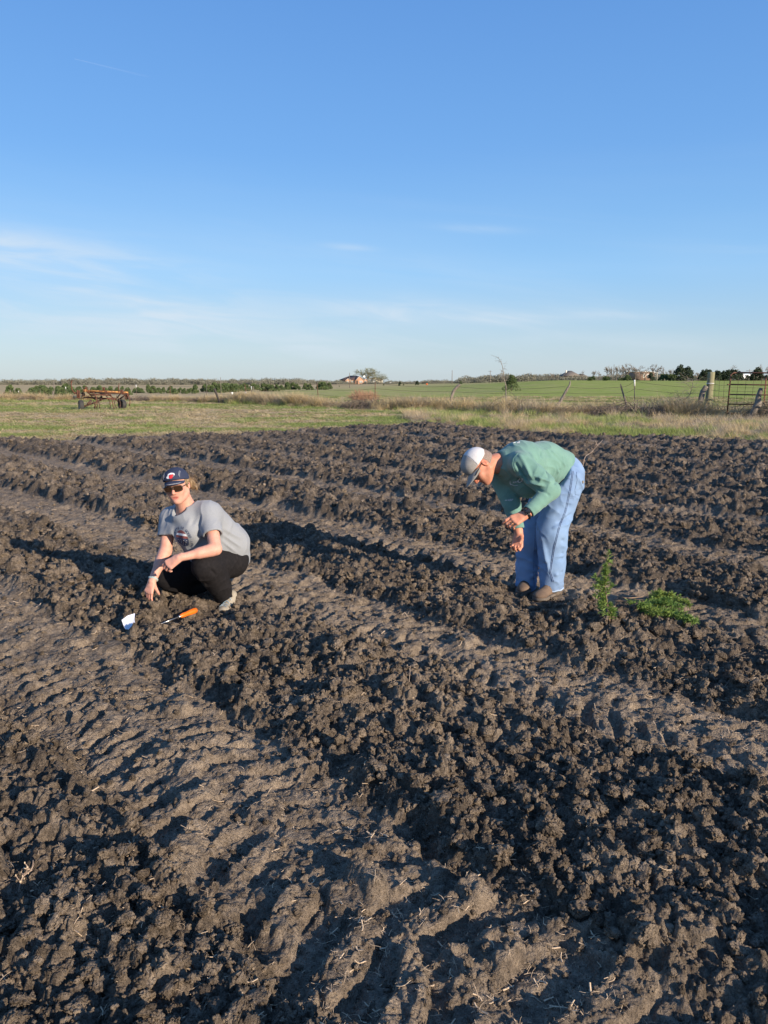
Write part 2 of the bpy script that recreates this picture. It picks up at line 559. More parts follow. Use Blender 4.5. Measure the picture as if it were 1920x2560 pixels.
def soil_material():
    m = bpy.data.materials.new('tilled_black_soil'); m.use_nodes = True
    nt = m.node_tree; n = nt.nodes; l = nt.links; b = n['Principled BSDF']
    b.inputs['Roughness'].default_value = 0.93; b.inputs['Specular IOR Level'].default_value = 0.08
    geo = n.new('ShaderNodeNewGeometry')

    def nz(sc, dt, rgh=.6):
        z = n.new('ShaderNodeTexNoise'); z.inputs['Scale'].default_value = sc; z.inputs['Detail'].default_value = dt
        z.inputs['Roughness'].default_value = rgh; l.new(geo.outputs['Position'], z.inputs['Vector']); return z.outputs['Fac']

    def mr(x, a, c, lo=0, hi=1):
        r = n.new('ShaderNodeMapRange'); l.new(x, r.inputs[0]); r.inputs[1].default_value = a; r.inputs[2].default_value = c
        r.inputs[3].default_value = lo; r.inputs[4].default_value = hi; return r.outputs[0]

    def mth(op, a, c):
        q = n.new('ShaderNodeMath'); q.operation = op
        for i, v in enumerate((a, c)):
            if isinstance(v, (int, float)): q.inputs[i].default_value = v
            else: l.new(v, q.inputs[i])
        return q.outputs[0]
    at = n.new('ShaderNodeAttribute'); at.attribute_name = 'dry'  # soil dryness, with furrow and far-bed shade painted into it
    dry = mth('ADD', mth('MULTIPLY', at.outputs['Fac'], .62), mth('ADD', mr(nz(7, 5), .42, .7, -.1, .3), mr(nz(45, 4), .4, .7, -.1, .32)))
    cr = n.new('ShaderNodeValToRGB'); l.new(dry, cr.inputs[0])
    e = cr.color_ramp.elements
    e[0].position = 0.0; e[0].color = (.100, .079, .060, 1)
    e[1].position = 1.0; e[1].color = (.43, .342, .252, 1)
    q = e.new(.35); q.color = (.215, .169, .126, 1)
    q = e.new(.7); q.color = (.325, .256, .188, 1)
    # pale bits of chaff
    ch = n.new('ShaderNodeMix'); ch.data_type = 'RGBA'; l.new(mr(nz(160, 2, .4), .68, .74, 0, .5), ch.inputs['Factor'])
    l.new(cr.outputs[0], ch.inputs[6]); ch.inputs[7].default_value = (.30, .22, .14, 1)
    l.new(ch.outputs[2], b.inputs['Base Color'])
    bp = n.new('ShaderNodeBump'); bp.inputs['Distance'].default_value = .020; bp.inputs['Strength'].default_value = 1
    l.new(nz(70, 8, .68), bp.inputs['Height'])
    bp2 = n.new('ShaderNodeBump'); bp2.inputs['Distance'].default_value = .005; bp2.inputs['Strength'].default_value = 1
    vo = n.new('ShaderNodeTexVoronoi'); vo.inputs['Scale'].default_value = 130; l.new(geo.outputs['Position'], vo.inputs['Vector'])
    l.new(vo.outputs['Distance'], bp2.inputs['Height']); l.new(bp.outputs[0], bp2.inputs['Normal'])
    l.new(bp2.outputs[0], b.inputs['Normal'])
    return m


SOIL = soil_material()
rs = [0.2]
while rs[-1] < 34:
    r = rs[-1]
    rs.append(r * (1 + (.03 if r < 1.6 else .0021 if r < 4 else .0030 if r < 9 else .0048)))
th = np.concatenate([np.linspace(-math.pi, -.80, 120)[:-1], np.linspace(-.80, .80, 860), np.linspace(.80, math.pi, 120)[1:]])
X, Y, F = polar(np.array(rs), th)
h, packed = soil_h(X, Y)
ins = in_field(X, Y); m_ = sstep(-.25, .5, ins)
Z = h * m_ + rise(X, Y) - (1 - sstep(-.45, -.1, ins)) * .22
keepv = ins > -1.0
kf = keepv[F].any(1)
F = F[kf]
used = np.unique(F); remap = np.zeros(len(X), np.int32); remap[used] = np.arange(len(used))
me = mesh_from('ploughed_field', np.stack([X, Y, Z], 1)[used], remap[F], True)
a = me.attributes.new('dry', 'FLOAT', 'POINT')
hh = h - 0.04
dry = np.clip(packed * .50 + .21 + np.clip((h - .09) * 1.6, -.12, .22) + (fbm(X * .8, Y * .8, 3, 90) - .5) * .5 + .25 * (1 - sstep(0, 1.4, ins)), 0, 1)
fq, uq = track_f(X, Y); aq = np.abs(fq)
dry = np.clip(dry - .30 * np.exp(-((aq - .255) / .045) ** 2) * sstep(.3, .55, fbm(X * 1.2, Y * 1.2, 2, 91)) - .22 * sstep(.40, .48, aq) * sstep(1.5, 3.5, uq) - .06 * packed * sstep(.6, 2.0, uq) - .17 * (1 - packed) * sstep(.9, 2.4, uq), 0, 1)  # moist tone plus painted shade: furrow lines, bed grooves and far beds darkened
a.data.foreach_set('value', dry[used].astype(np.float32))
tag(obj('ploughed_field', me, SOIL), 'dark clodded tilled soil with pressed tractor tyre tracks', None, None, 'structure')


# loose clods
def clod_mesh(k, sub, amp):
    import bmesh
    bm = bmesh.new(); bmesh.ops.create_icosphere(bm, subdivisions=sub, radius=1.0)
    V = np.array([v.co[:] for v in bm.verts]); Fa = np.array([[v.index for v in f.verts] for f in bm.faces]); bm.free()
    r = np.random.default_rng(500 + k)
    sc = np.array((1, .62 + .35 * r.random(), .5 + .3 * r.random()))
    d = 0
    for o, (fq, am) in enumerate(((1.1, .5), (2.3, .40), (4.6, .32), (9, .24), (17, .15))):
        d = d + (np.abs(noise3(V * fq + r.random(3) * 9, k + o * 3) - .5) * 2 - .35) * am * amp
    V = V * (1 + d)[:, None]
    for q in range(9):         # broken faces
        nn = r.normal(0, 1, 3); nn /= np.linalg.norm(nn); c = .42 + .35 * r.random()
        t = V @ nn; V = V - np.outer(np.clip(t - c, 0, 9) * .85, nn)
    return mesh_from('clod_%d' % k, V * sc, Fa, True)


def clod_attr(me_, v):
    a_ = me_.attributes.new('dry', 'FLOAT', 'POINT'); a_.data.foreach_set('value', np.full(len(me_.vertices), v, np.float32))


clod_protos = []
for k in range(12):
    cm = clod_mesh(k, 4 if k < 6 else 3, 1.0 + .2 * (k % 3))
    clod_attr(cm, (.12, .4, .3, .55)[k % 4])
    clod_protos.append((cm, SOIL))


def pts_in_view(n, r0, r1, half=.74, pw=1.0):
    n = int(n * 1.3) if half < 1 else n
    """random ground points in the wedge ahead; density falls with distance"""
    r = r0 + (r1 - r0) * rng.random(n) ** pw
    t = (rng.random(n) * 2 - 1) * half
    return r * np.sin(t), r * np.cos(t)


CP = []; CS = []; CI = []
for (n, r0, r1, smin, smax, big, dens) in ((12000, 1.3, 4.2, .007, .045, 1, .8), (15000, 4, 9, .011, .055, 1, .8), (16000, 8, 31, .022, .065, 0, .7), (34000, 1.3, 5.5, .004, .013, 0, .8), (2500, .6, 8, .012, .05, 0, 1)):
    half = .74 if r0 > .6 else 3.1
    x, y = pts_in_view(n, r0, r1, half)
    f, u = track_f(x, y); hz, pk = soil_h(x, y, True); io = in_field(x, y)
    clump = sstep(.35, .65, fbm(x * 1.6, y * 1.6, 2, 200))
    pr = np.where(pk > .5, .22, .35 + .65 * clump)
    ok = (rng.random(len(x)) < pr) & (io > .05)
    x, y, hz, pk = x[ok], y[ok], hz[ok], pk[ok]
    s = smin * (smax / smin) ** (rng.random(len(x)) ** 2.0)
    s = np.where(pk > .5, np.minimum(s, smax * .45), s)
    z = hz * 1.0 + s * .12
    CP.append(np.stack([x, y, z], 1)); CS.append(s)
    CI.append(np.where(s > .02, rng.integers(0, 6, len(s)), rng.integers(6, 12, len(s))))
x = rng.random(420) * 2.6 - .5; y = 1.7 + 3.6 * rng.random(420)     # a few big broken slabs on the nearest bed
hz, pk = soil_h(x, y); ok = (pk < .2) & (row_u(x, y) > .15) & (rng.random(420) < .42 * sstep(-.3, .9, x) + .06) & (np.hypot(x - 1.1, y - 5.4) > .6) & (np.hypot(x + 1.3, y - 5.1) > .8)
x, y, hz = x[ok], y[ok], hz[ok]; s = .028 + .045 * rng.random(len(x)) ** 2
CP.append(np.stack([x, y, hz + s * .25], 1)); CS.append(s); CI.append(rng.integers(0, 6, len(x)))
CP = np.concatenate(CP); CS = np.concatenate(CS); CI = np.concatenate(CI)
rot = np.stack([rng.normal(0, .5, len(CP)), rng.normal(0, .5, len(CP)), rng.random(len(CP)) * 6.28], 1)
scatter('soil_clods', CP, rot, np.repeat(CS[:, None], 3, 1), CI, clod_protos, 'loose lumps of dark soil strewn over the tilled beds')

# straw and root bits
STRAW = mat('dry_straw', (.66, .50, .33), .8, (.36, .26, .17), 9, attr=None)
sp = []
for k in range(8):
    r = np.random.default_rng(900 + k); m = MB()
    n = 2 if k > 3 else 1
    for q in range(n):
        t = np.linspace(-1, 1, 7)
        p = np.stack([t * (.5 + .6 * r.random()), .16 * np.sin(t * (1 + r.random() * 1.5) + r.random() * 3), .08 * np.cos(t * 2 + r.random() * 3) + .04], 1)
        p = p @ rotz(q * (.4 + r.random())).T
        m.tube(p, (.03 + .10 * r.random() ** 2) * np.linspace(1, .4 + .6 * r.random(), 7), 4, False, flat=.35)
    sp.append((m.mesh('straw_%d' % k), STRAW))
x, y = pts_in_view(24000, 1.3, 13, .74, 1.15)
clump = fbm(x * 2.2, y * 2.2, 3, 210)
ok = (in_field(x, y) > .2) & (rng.random(len(x)) < sstep(.38, .72, clump) * .9 + .08)
x, y = x[ok], y[ok]
z = soil_h(x, y)[0]
s = .0055 * (5.0 ** rng.random(len(x)) ** 1.5) * (1 + y * .08)
scatter('straw_litter', np.stack([x, y, z + .003], 1), np.stack([rng.normal(0, .22, len(x)), rng.normal(0, .22, len(x)), rng.random(len(x)) * 6.28], 1),
        np.repeat(s[:, None], 3, 1), rng.integers(0, 8, len(x)), sp, 'short bits of dry straw and root scattered on the soil')


# pasture: one sheet to the horizon
def pasture_material():
    m = bpy.data.materials.new('pasture'); m.use_nodes = True
    nt = m.node_tree; n = nt.nodes; l = nt.links; b = n['Principled BSDF']
    b.inputs['Roughness'].default_value = 1.0; b.inputs['Specular IOR Level'].default_value = 0.0
    geo = n.new('ShaderNodeNewGeometry')

    def nz(sc, dt, stretch=(1, 1, 1), rot=0):
        mp = n.new('ShaderNodeMapping'); mp.inputs['Scale'].default_value = stretch; mp.inputs['Rotation'].default_value = (0, 0, rot)
        l.new(geo.outputs['Position'], mp.inputs[0])
        z = n.new('ShaderNodeTexNoise'); z.inputs['Scale'].default_value = sc; z.inputs['Detail'].default_value = dt
        z.inputs['Roughness'].default_value = .62; l.new(mp.outputs[0], z.inputs['Vector']); return z.outputs['Fac']

    def mr(x, a, c, lo=0, hi=1):
        r = n.new('ShaderNodeMapRange'); l.new(x, r.inputs[0]); r.inputs[1].default_value = a; r.inputs[2].default_value = c
        r.inputs[3].default_value = lo; r.inputs[4].default_value = hi; return r.outputs[0]

    def mx(f, a, c):
        x = n.new('ShaderNodeMix'); x.data_type = 'RGBA'
        l.new(f, x.inputs['Factor'])
        for i, v in ((6, a), (7, c)):
            if isinstance(v, tuple): x.inputs[i].default_value = (*v, 1)
            else: l.new(v, x.inputs[i])
        return x.outputs[2]
    at = n.new('ShaderNodeAttribute'); at.attribute_name = 'green'; at2 = n.new('ShaderNodeAttribute'); at2.attribute_name = 'bare'
    dry = mx(mr(nz(.5, 5), .35, .7), (.50, .385, .23), (.40, .30, .18))
    grn = mx(mr(nz(.35, 5), .35, .7), (.24, .31, .070), (.34, .37, .115))
    mth = n.new('ShaderNodeMath'); mth.operation = 'ADD'; l.new(at.outputs['Fac'], mth.inputs[0])
    l.new(mr(nz(.22, 7, (1, 3.2, 1), .1), .35, .68, -.5, .5), mth.inputs[1])
    c = mx(mr(mth.outputs[0], .15, .85), dry, grn)
    c = mx(mr(nz(3.5, 4), .45, .75, 0, .4), c, (.44, .40, .17))
    c = mx(at2.outputs['Fac'], c, (.34, .255, .19))
    l.new(c, b.inputs['Base Color'])
    bp = n.new('ShaderNodeBump'); bp.inputs['Distance'].default_value = .05; l.new(nz(6, 6), bp.inputs['Height']); l.new(bp.outputs[0], b.inputs['Normal'])
    return m


rs = [3.0]
while rs[-1] < 9000: rs.append(rs[-1] * 1.022)
X, Y, F = polar(np.array(rs), np.linspace(-math.pi, math.pi, 721))
ins = in_field(X, Y)
Z = rise(X, Y) - sstep(-.1, .5, ins) * .35 + np.where(np.hypot(X, Y) < 80, (fbm(X * .5, Y * .5, 3, 55) - .5) * .06, 0)
me = mesh_from('pasture', np.stack([X, Y, Z], 1), F, True)
bx = X / np.maximum(Y, 1)
r_ = np.hypot(X, Y)
fence_y = 0.0
# greener strip by the patch, sage-green sown field beyond the fence on the right, dry prairie on the left
green = .66 + .30 * sstep(.0, .3, bx) * sstep(38, 60, r_) + .22 * (1 - sstep(60, 130, r_)) * sstep(40, 48, r_) * sstep(-.2, .1, bx)
green = green - .75 * sstep(-.06, -.30, bx) * sstep(62, 85, r_) - .7 * sstep(.05, -.15, bx) * sstep(150, 230, r_) - .25 * sstep(250, 420, r_)
green = np.clip(green + (fbm(X * .02, Y * .1, 2, 66) - .5) * .25 * sstep(60, 120, r_), 0, 1)
at = me.attributes.new('green', 'FLOAT', 'POINT'); at.data.foreach_set('value', green.astype(np.float32))
bare = .85 * np.exp(-((Y - 62 - (fbm(X * .2, Y * 0, 2, 9) - .5) * 3) / 2.0) ** 2) * sstep(26, 30, X)
bare += .6 * sstep(.2, 1.2, ins + 1.0) * 0 + .5 * np.exp(-((Y - 104) / 1.6) ** 2) * (1 - sstep(-22, -12, X))
at = me.attributes.new('bare', 'FLOAT', 'POINT'); at.data.foreach_set('value', np.clip(bare, 0, 1).astype(np.float32))
tag(obj('pasture', me, pasture_material()), 'green and straw coloured pasture running to the horizon', None, None, 'structure')
# ------------------------------------------------------------------ grass, brush and trees
def blade_tuft(k, n, spread, hgt, lean, width, bend, seg=3, flat=False):
    r = np.random.default_rng(1300 + k); V = []; F = []; c = 0
    for q in range(n):
        a = r.random() * 6.283; d = spread * math.sqrt(r.random()); b = np.array((math.cos(a) * d, math.sin(a) * d, 0))
        la = r.random() * 6.283 if not flat else a
        ln = lean * (.3 + r.random()); L = hgt * (.45 + .55 * r.random()); sd = np.array((-math.sin(la + r.normal() * .4), math.cos(la), 0)) * width * (.6 + .8 * r.random())
        for i in range(seg + 1):
            t = i / seg; w_ = 1 - t * .9
            p = b + np.array((math.cos(la), math.sin(la), 0)) * (ln * t + bend * t * t * (.4 + r.random() * .3)) * L + np.array((0, 0, 1)) * L * t * (1 - .3 * t * lean)
            V += [p - sd * w_, p + sd * w_]
        for i in range(seg): F.append((c, c + 1, c + 3, c + 2)); c += 2
        c += 2
    return mesh_from('tuft_%d' % k, V, np.array(F))


DRYG = mat('dry_grass', (.68, .53, .29), .85, (.50, .38, .20), 3.0, transl=.25)
DRYG2 = mat('weathered_dry_grass', (.52, .42, .29), .85, (.36, .28, .19), 3.0, transl=.2)
GRNG = mat('green_grass', (.27, .33, .085), .8, (.40, .41, .15), 3.0, transl=.3)
BRIAR = mat('grey_brown_briar', (.20, .155, .115), .9, (.12, .095, .075), 4.0)
tufts = [(blade_tuft(k, 40, .10, .085, .9, .004, .6), GRNG) for k in range(3)]
tufts += [(blade_tuft(k, 40, .13, .075, 1.5, .0045, .9), DRYG) for k in range(3, 6)]
tufts += [(blade_tuft(k, 46, .14, .07, 1.4, .004, .9), DRYG2) for k in range(6, 8)]
n = 60000
r = 17 * (85 / 17) ** (rng.random(n) ** .8); t = (rng.random(n) * 2 - 1) * .56
x = r * np.sin(t); y = r * np.cos(t)
io = in_field(x, y); ok = (io < .12 * rng.random(n)); x, y = x[ok], y[ok]
g = fbm(x * .35, y * .9, 4, 301) + (fbm(x * .08, y * .2, 2, 302) - .5) * .5 + rng.normal(0, .05, len(x)) + .03 * sstep(34, 44, y)
edge_dry = sstep(-1.6, -.2, in_field(x, y)) * .2 * (x < 4)
g = g - edge_dry - .035
idx = np.where(g > .52, rng.integers(0, 3, len(x)), np.where(g > .44, rng.integers(3, 6, len(x)), rng.integers(3, 8, len(x))))
s = (.75 + .8 * rng.random(len(x))) * (.8 + np.hypot(x, y) * .022)
s3 = np.stack([s, s, s * .8], 1)
scatter('short_grass', np.stack([x, y, rise(x, y) - .01], 1), np.stack([rng.normal(0, .1, len(x)), rng.normal(0, .1, len(x)), rng.random(len(x)) * 6.28], 1), s3, idx, tufts,
        'short mixed green and straw coloured grass around the tilled patch')

# the fence line runs from far left to near right
FL = np.array([(-42, 74), (-25, 70), (-12, 62), (-5, 53), (0, 47.5), (4.0, 44.5), (8.8, 39.0), (12.6, 37.5), (15.4, 36.0), (19.0, 33.0), (30, 27)])


def fence_pt(x): return np.interp(x, FL[:, 0], FL[:, 1])


brush = [(blade_tuft(40 + k, 90, .34, .85, .55, .009, .5, 4), (DRYG, DRYG2, DRYG)[k % 3]) for k in range(5)]
brush += [(blade_tuft(50 + k, 80, .40, .6, 1.3, .010, 1.1, 4), DRYG2) for k in range(3)]


def briar(k):
    r_ = np.random.default_rng(1500 + k); m = MB()
    for q in range(46):
        a = r_.random() * 6.28; L = .5 + .8 * r_.random(); b = np.array((r_.normal() * .25, r_.normal() * .25, 0)); t_ = np.linspace(0, 1, 6)[:, None]
        d = np.array((math.cos(a), math.sin(a), 0))
        p = b + d * L * t_ + np.array((0, 0, 1)) * (1.6 * t_ - 1.7 * t_ ** 2) * L * (.5 + .6 * r_.random()) + r_.normal(0, .02, (6, 3))
        m.tube(p, .007, 3, False)
    return m.mesh('briar_%d' % k)


brush += [(briar(k), BRIAR) for k in range(4)]
brush += [(blade_tuft(60 + k, 70, .3, .36, .5, .010, .5, 3), GRNG) for k in range(2)]
n = 5200
x = -44 + 76 * rng.random(n) ** .85
d = rng.normal(0, 1, n)
wid = np.where(x < -12, .75, np.where(x < 5, 1.15, 1.5))
y = fence_pt(x) - .5 - np.abs(d) * wid * .9 + np.where(x > 5, .0, 0) * d
dens = sstep(.30, .62, fbm(x * .33, y * .33, 3, 320)) * .75 + .25
near = np.where(x > 8, 1.0, .8)
ok = (rng.random(n) < dens * near) & (in_field(x, y) < -.25); x, y, d = x[ok], y[ok], d[ok]
typ = fbm(x * .5, y * .5, 2, 330) + rng.normal(0, .07, len(x))
idx = np.where(typ < .36, 8 + rng.integers(0, 4, len(x)), np.where(typ < .46, 5 + rng.integers(0, 3, len(x)), rng.integers(0, 5, len(x))))
front = np.abs(d) > 1.35
idx = np.where(front & (rng.random(len(x)) < .5), 12 + rng.integers(0, 2, len(x)), idx)
s = (.5 + .6 * rng.random(len(x))) * np.where(idx >= 12, 1.0, np.where(front, .55, 1.0)) * (.55 + .75 * fbm(x * .45, y * .1, 2, 341)) * np.where(x < -12, 1.05, 1.3)
scatter('roadside_brush', np.stack([x, y, rise(x, y)], 1), np.stack([rng.normal(0, .12, len(x)), rng.normal(0, .12, len(x)), rng.random(len(x)) * 6.28], 1), np.repeat(s[:, None], 3, 1), idx, brush,
        'tangled dead grass and briars grown up along the old fence line')
# verge between the brush and the tilled soil on the right
n = 5200
x = 1 + 24 * rng.random(n); e = edge_y(x); fy = fence_pt(x); y = e + .15 + (np.minimum(fy - e, 13)) * rng.random(n) ** 1.1
k_ = fbm(x * .6, y * .6, 3, 350)
idx = np.where(k_ > .52, 12 + rng.integers(0, 2, n), np.where(rng.random(n) < .55, 5 + rng.integers(0, 3, n), rng.integers(0, 5, n)))
s = (.35 + .5 * rng.random(n)) * (.5 + .5 * sstep(.0, 3, y - e)); s = np.where(idx >= 12, s * 1.25, s * .75)
ok = (in_field(x, y) < -.05) & (rng.random(n) < .25 + .75 * sstep(.35, .6, fbm(x * .4, y * .4, 2, 351))); x, y, s, idx = x[ok], y[ok], s[ok], idx[ok]
scatter('grass_verge', np.stack([x, y, rise(x, y)], 1), np.stack([rng.normal(0, .12, len(x)), rng.normal(0, .12, len(x)), rng.random(len(x)) * 6.28], 1), np.repeat(s[:, None], 3, 1), idx, brush,
        'rank green and tan grass on the verge beside the tilled soil')

# trees ------------------------------------------------------------
BARK = mat('grey_bark', (.20, .165, .13), .9, (.12, .10, .08), 6, .01)
TWIG = mat('bare_twigs', (.25, .21, .17), .9, (.18, .15, .12), .8)
TWIGB = mat('budding_twigs', (.23, .235, .135), .9, (.19, .19, .115), .8)
CEDAR = mat('cedar_foliage', (.075, .115, .040), .85, (.13, .17, .06), 2.2, transl=.12)
CEDARD = mat('dark_cedar_foliage', (.030, .050, .026), .85, (.055, .075, .034), 1.0, transl=.08)


def leaf_cloud(k, n, fn, size, asp=1.6):
    """n small quads; fn(r, n) gives points and outward directions"""
    r_ = np.random.default_rng(1700 + k); P, D = fn(r_, n)
    D = D + r_.normal(0, .55, P.shape); D /= np.linalg.norm(D, axis=1, keepdims=True)
    U = np.cross(D, r_.normal(0, 1, P.shape)); U /= np.linalg.norm(U, axis=1, keepdims=True); Vv = np.cross(D, U)
    sz = size * (.5 + r_.random(n))[:, None]
    a = P - U * sz - Vv * sz * .5; b = P + U * sz - Vv * sz * .3; c = P + D * sz * asp + Vv * sz * .4
    Q = np.stack([a, b, c], 1).reshape(-1, 3)
    return mesh_from('foliage_%d' % k, Q, np.arange(n * 3).reshape(-1, 3))


def cedar_shape(seed, slim):
    def fn(r_, n):
        lobes = []
        rr = np.random.default_rng(seed)
        for q in range(26):
            z = .06 + .9 * rr.random() ** .9; w_ = (1 - z) ** .75 * slim * (.75 + .5 * rr.random()) + .03
            a = rr.random() * 6.283
            lobes.append((math.cos(a) * w_ * .62, math.sin(a) * w_ * .62, z, .10 + .13 * rr.random() * (1.2 - z)))
        lobes = np.array(lobes); j = r_.integers(0, len(lobes), n)
        d = r_.normal(0, 1, (n, 3)); d /= np.linalg.norm(d, axis=1, keepdims=True)
        P = lobes[j, :3] + d * lobes[j, 3:4] * (.6 + .45 * r_.random((n, 1))) * np.array((1, 1, 1.15))
        P[:, 2] = np.clip(P[:, 2], .015, 1.1)
        return P, d * .6 + np.array((0, 0, .5))
    return fn


def cedar(seed, slim, mt, n=1500, leaf=.035):
    root = bpy.data.objects.new('cedar_tree', None)
    cr = mesh_from_cache('cedar', seed, lambda: leaf_cloud(seed, n, cedar_shape(seed, slim), leaf))
    return cr


_cache = {}


def mesh_from_cache(kind, key, fn):
    if (kind, key) not in _cache: _cache[(kind, key)] = fn()
    return _cache[(kind, key)]


def trunk_mesh(key, h, r):
    def f():
        m = MB(); m.tube([(0, 0, -.03), (.01, 0, h * .5), (0, .01, h)], [r, r * .7, r * .25], 6); return m.mesh('trunk')
    return mesh_from_cache('trunk', key, f)


cedar_kinds = {}
for key, slim, n_, lf, mt in (('bushy', .85, 1900, .055, CEDAR), ('bushy2', .75, 1900, .055, CEDAR), ('bushy3', .98, 2100, .055, CEDAR), ('tall', .55, 2800, .034, CEDARD), ('tall2', .66, 2800, .034, CEDARD), ('round', .55, 5200, .02, CEDAR)):
    seed = {'bushy': 11, 'bushy2': 12, 'bushy3': 13, 'tall': 14, 'tall2': 15, 'round': 16}[key]
    crm = leaf_cloud(seed, n_, cedar_shape(seed, slim), lf); crm.materials.append(mt); crm.name = 'cedar_crown'
    cedar_kinds[key] = (crm, mt)


def add_cedar(kind, px, Y, top_py, label, group=None, name='cedar_tree', cat='tree', width=1.0, base=None):
    p = W(px, 960, Y); x_ = p[0]; zb = float(rise(np.array([x_]), np.array([Y]))[0]) if base is None else base
    h_ = W(px, top_py, Y)[2] - zb
    e = empty(name, (x_, Y, zb), label, cat, group, rng.random() * 6.28)
    wj = .75 + .6 * rng.random() if group and 'prairie' in group else 1.0
    o = obj('crown', cedar_kinds[kind][0], None, e); o.scale = (h_ * width * wj, h_ * width * wj, h_ * (.86 + .2 * rng.random() if wj != 1.0 else 1))
    tm = trunk_mesh('c', .8, .03)
    if not tm.materials: tm.materials.append(BARK)
    t_ = obj('trunk', tm, None, e); t_.scale = (h_, h_, h_)
    return e


def bare_tree_mesh(seed, levels=5, spread=.62, nb=3, up=.25, droop=0.0, first=.28, twig_r=.0016, wide=1.0, ratio=.72):
    """unit height: returns (limbs, twigs) meshes"""
    r_ = np.random.default_rng(seed); A = MB(); B = MB()

    def grow(p, d, L, R, lv):
        n_ = 4; pts = [p]; dd = d.copy()
        for i in range(n_):
            dd = dd + r_.normal(0, .13, 3) + np.array((0, 0, up * .12 - droop * .1 * (levels - lv < 2))); dd /= np.linalg.norm(dd)
            pts.append(pts[-1] + dd * L / n_)
        tgt = A if lv > 1 else B
        tgt.tube(pts, np.linspace(R, R * .6, n_ + 1), 5 if lv > 2 else 3, False)
        if lv == 0: return
        k_ = nb + (1 if lv <= 2 else 0)
        for q in range(k_):
            f = .35 + .65 * (q + 1) / k_ if lv < levels else .55 + .45 * (q + 1) / k_
            i = min(n_ - 1, int(f * n_)); base = pts[i] + (pts[min(i + 1, n_)] - pts[i]) * (f * n_ - i if i < n_ else 1)
            az_ = r_.random() * 6.283; ax = np.cross(dd, (math.cos(az_), math.sin(az_), .3)); ax /= np.linalg.norm(ax)
            nd = dd * math.cos(spread * (.6 + .7 * r_.random())) + ax * math.sin(spread * (.6 + .7 * r_.random())) * wide; nd[2] += up * .3; nd /= np.linalg.norm(nd)
            grow(base, nd, L * ratio * (.8 + .4 * r_.random()), max(R * .6, twig_r), lv - 1)
    grow(np.zeros(3), np.array((0, 0, 1.)), first, .022, levels)
    va = np.concatenate(A.v + B.v); hz_ = va[:, 2].max()
    for M_ in (A, B):
        M_.v = [v / hz_ for v in M_.v]
    return A.mesh('limbs'), B.mesh('twigs')


bare_kinds = {}
for key, kw in {'upright': dict(seed=21, spread=.5, up=.35), 'upright2': dict(seed=22, spread=.55, up=.3), 'wide': dict(seed=23, spread=.8, up=.12, wide=1.25, first=.22), 'wide2': dict(seed=24, spread=.75, up=.15, first=.24), 'scrub': dict(seed=25, spread=.7, up=.3, first=.12, levels=4)}.items():
    a_, b_ = bare_tree_mesh(levels=kw.pop('levels', 5), twig_r=.0034, **kw)
    a_.name = 'trunk'; b_.name = 'twigs'; a_.materials.append(BARK); b_.materials.append(TWIG)
    bare_kinds[key] = (a_, b_)


def dome(r_, n):
    d = r_.normal(0, 1, (n, 3)); d /= np.linalg.norm(d, axis=1, keepdims=True); q = r_.random((n, 1)) ** .45
    P = d * q * np.array((.42, .42, .36)) * (1 + .25 * np.sin(d[:, :1] * 7 + 1) * np.cos(d[:, 1:2] * 6)) + np.array((0, 0, .62)); P[:, 2] = np.maximum(P[:, 2], .28 + .1 * r_.random(n)); return P, d


haze_leaves = leaf_cloud(300, 4200, dome, .0085)
haze_leaves.name = 'leaf_haze'


def add_bare(kind, px, Y, top_py, label, group=None, wx=1.0, name='bare_tree', rot=None, twigmat=None):
    p = W(px, 960, Y); x_ = p[0]; zb = float(rise(np.array([x_]), np.array([Y]))[0])
    h_ = W(px, top_py, Y)[2] - zb
    e = empty(name, (x_, Y, zb), label, 'tree', group, rng.random() * 6.28 if rot is None else rot)
    o = obj('trunk', bare_kinds[kind][0], None, e); o.scale = (h_ * wx, h_ * wx, h_)
    tw = bare_kinds[kind][1]
    if twigmat:
        tw = tw.copy(); tw.materials.clear(); tw.materials.append(twigmat)
    o2 = obj('crown', tw, None, e); o2.scale = (h_ * wx, h_ * wx, h_)
    if twigmat: o3 = obj('foliage', haze_leaves, twigmat, e); o3.scale = (h_ * wx * .72, h_ * wx * .72, h_ * .98)
    return e


# the young cedars scattered over the prairie at left and centre
ORD = ('first', 'second', 'third', 'fourth', 'fifth', 'sixth', 'seventh', 'eighth', 'ninth', 'tenth', 'eleventh', 'twelfth', 'thirteenth', 'fourteenth', 'fifteenth', 'sixteenth', 'seventeenth', 'eighteenth', 'nineteenth', 'twentieth',
       'twenty-first', 'twenty-second', 'twenty-third', 'twenty-fourth', 'twenty-fifth', 'twenty-sixth', 'twenty-seventh', 'twenty-eighth', 'twenty-ninth', 'thirtieth', 'thirty-first', 'thirty-second', 'thirty-third', 'thirty-fourth')
left_px = [(24, 962, 95), (44, 970, 95), (80, 970, 92), (92, 966, 110), (112, 968, 88), (104, 964, 100), (128, 968, 105), (144, 967, 100), (152, 970, 88), (165, 962, 96), (176, 966, 92),
           (196, 966, 112), (212, 965, 115), (232, 966, 118), (248, 965, 115), (262, 968, 110), (276, 966, 118), (292, 967, 112), (305, 966, 118), (318, 970, 104), (336, 970, 130), (345, 968, 125), (352, 970, 128),
           (370, 964, 122), (382, 965, 125), (396, 968, 128), (408, 970, 118), (426, 967, 122), (436, 970, 112), (450, 968, 125), (460, 970, 118), (470, 972, 125), (478, 970, 120)]
for i, (px, py, Y) in enumerate(sorted(left_px)):
    add_cedar(('bushy', 'bushy2', 'bushy3')[i % 3], px, Y, py, 'bushy young green cedar on the tan prairie, %s counting from the left edge' % ORD[i], 'young cedars on the tan prairie')
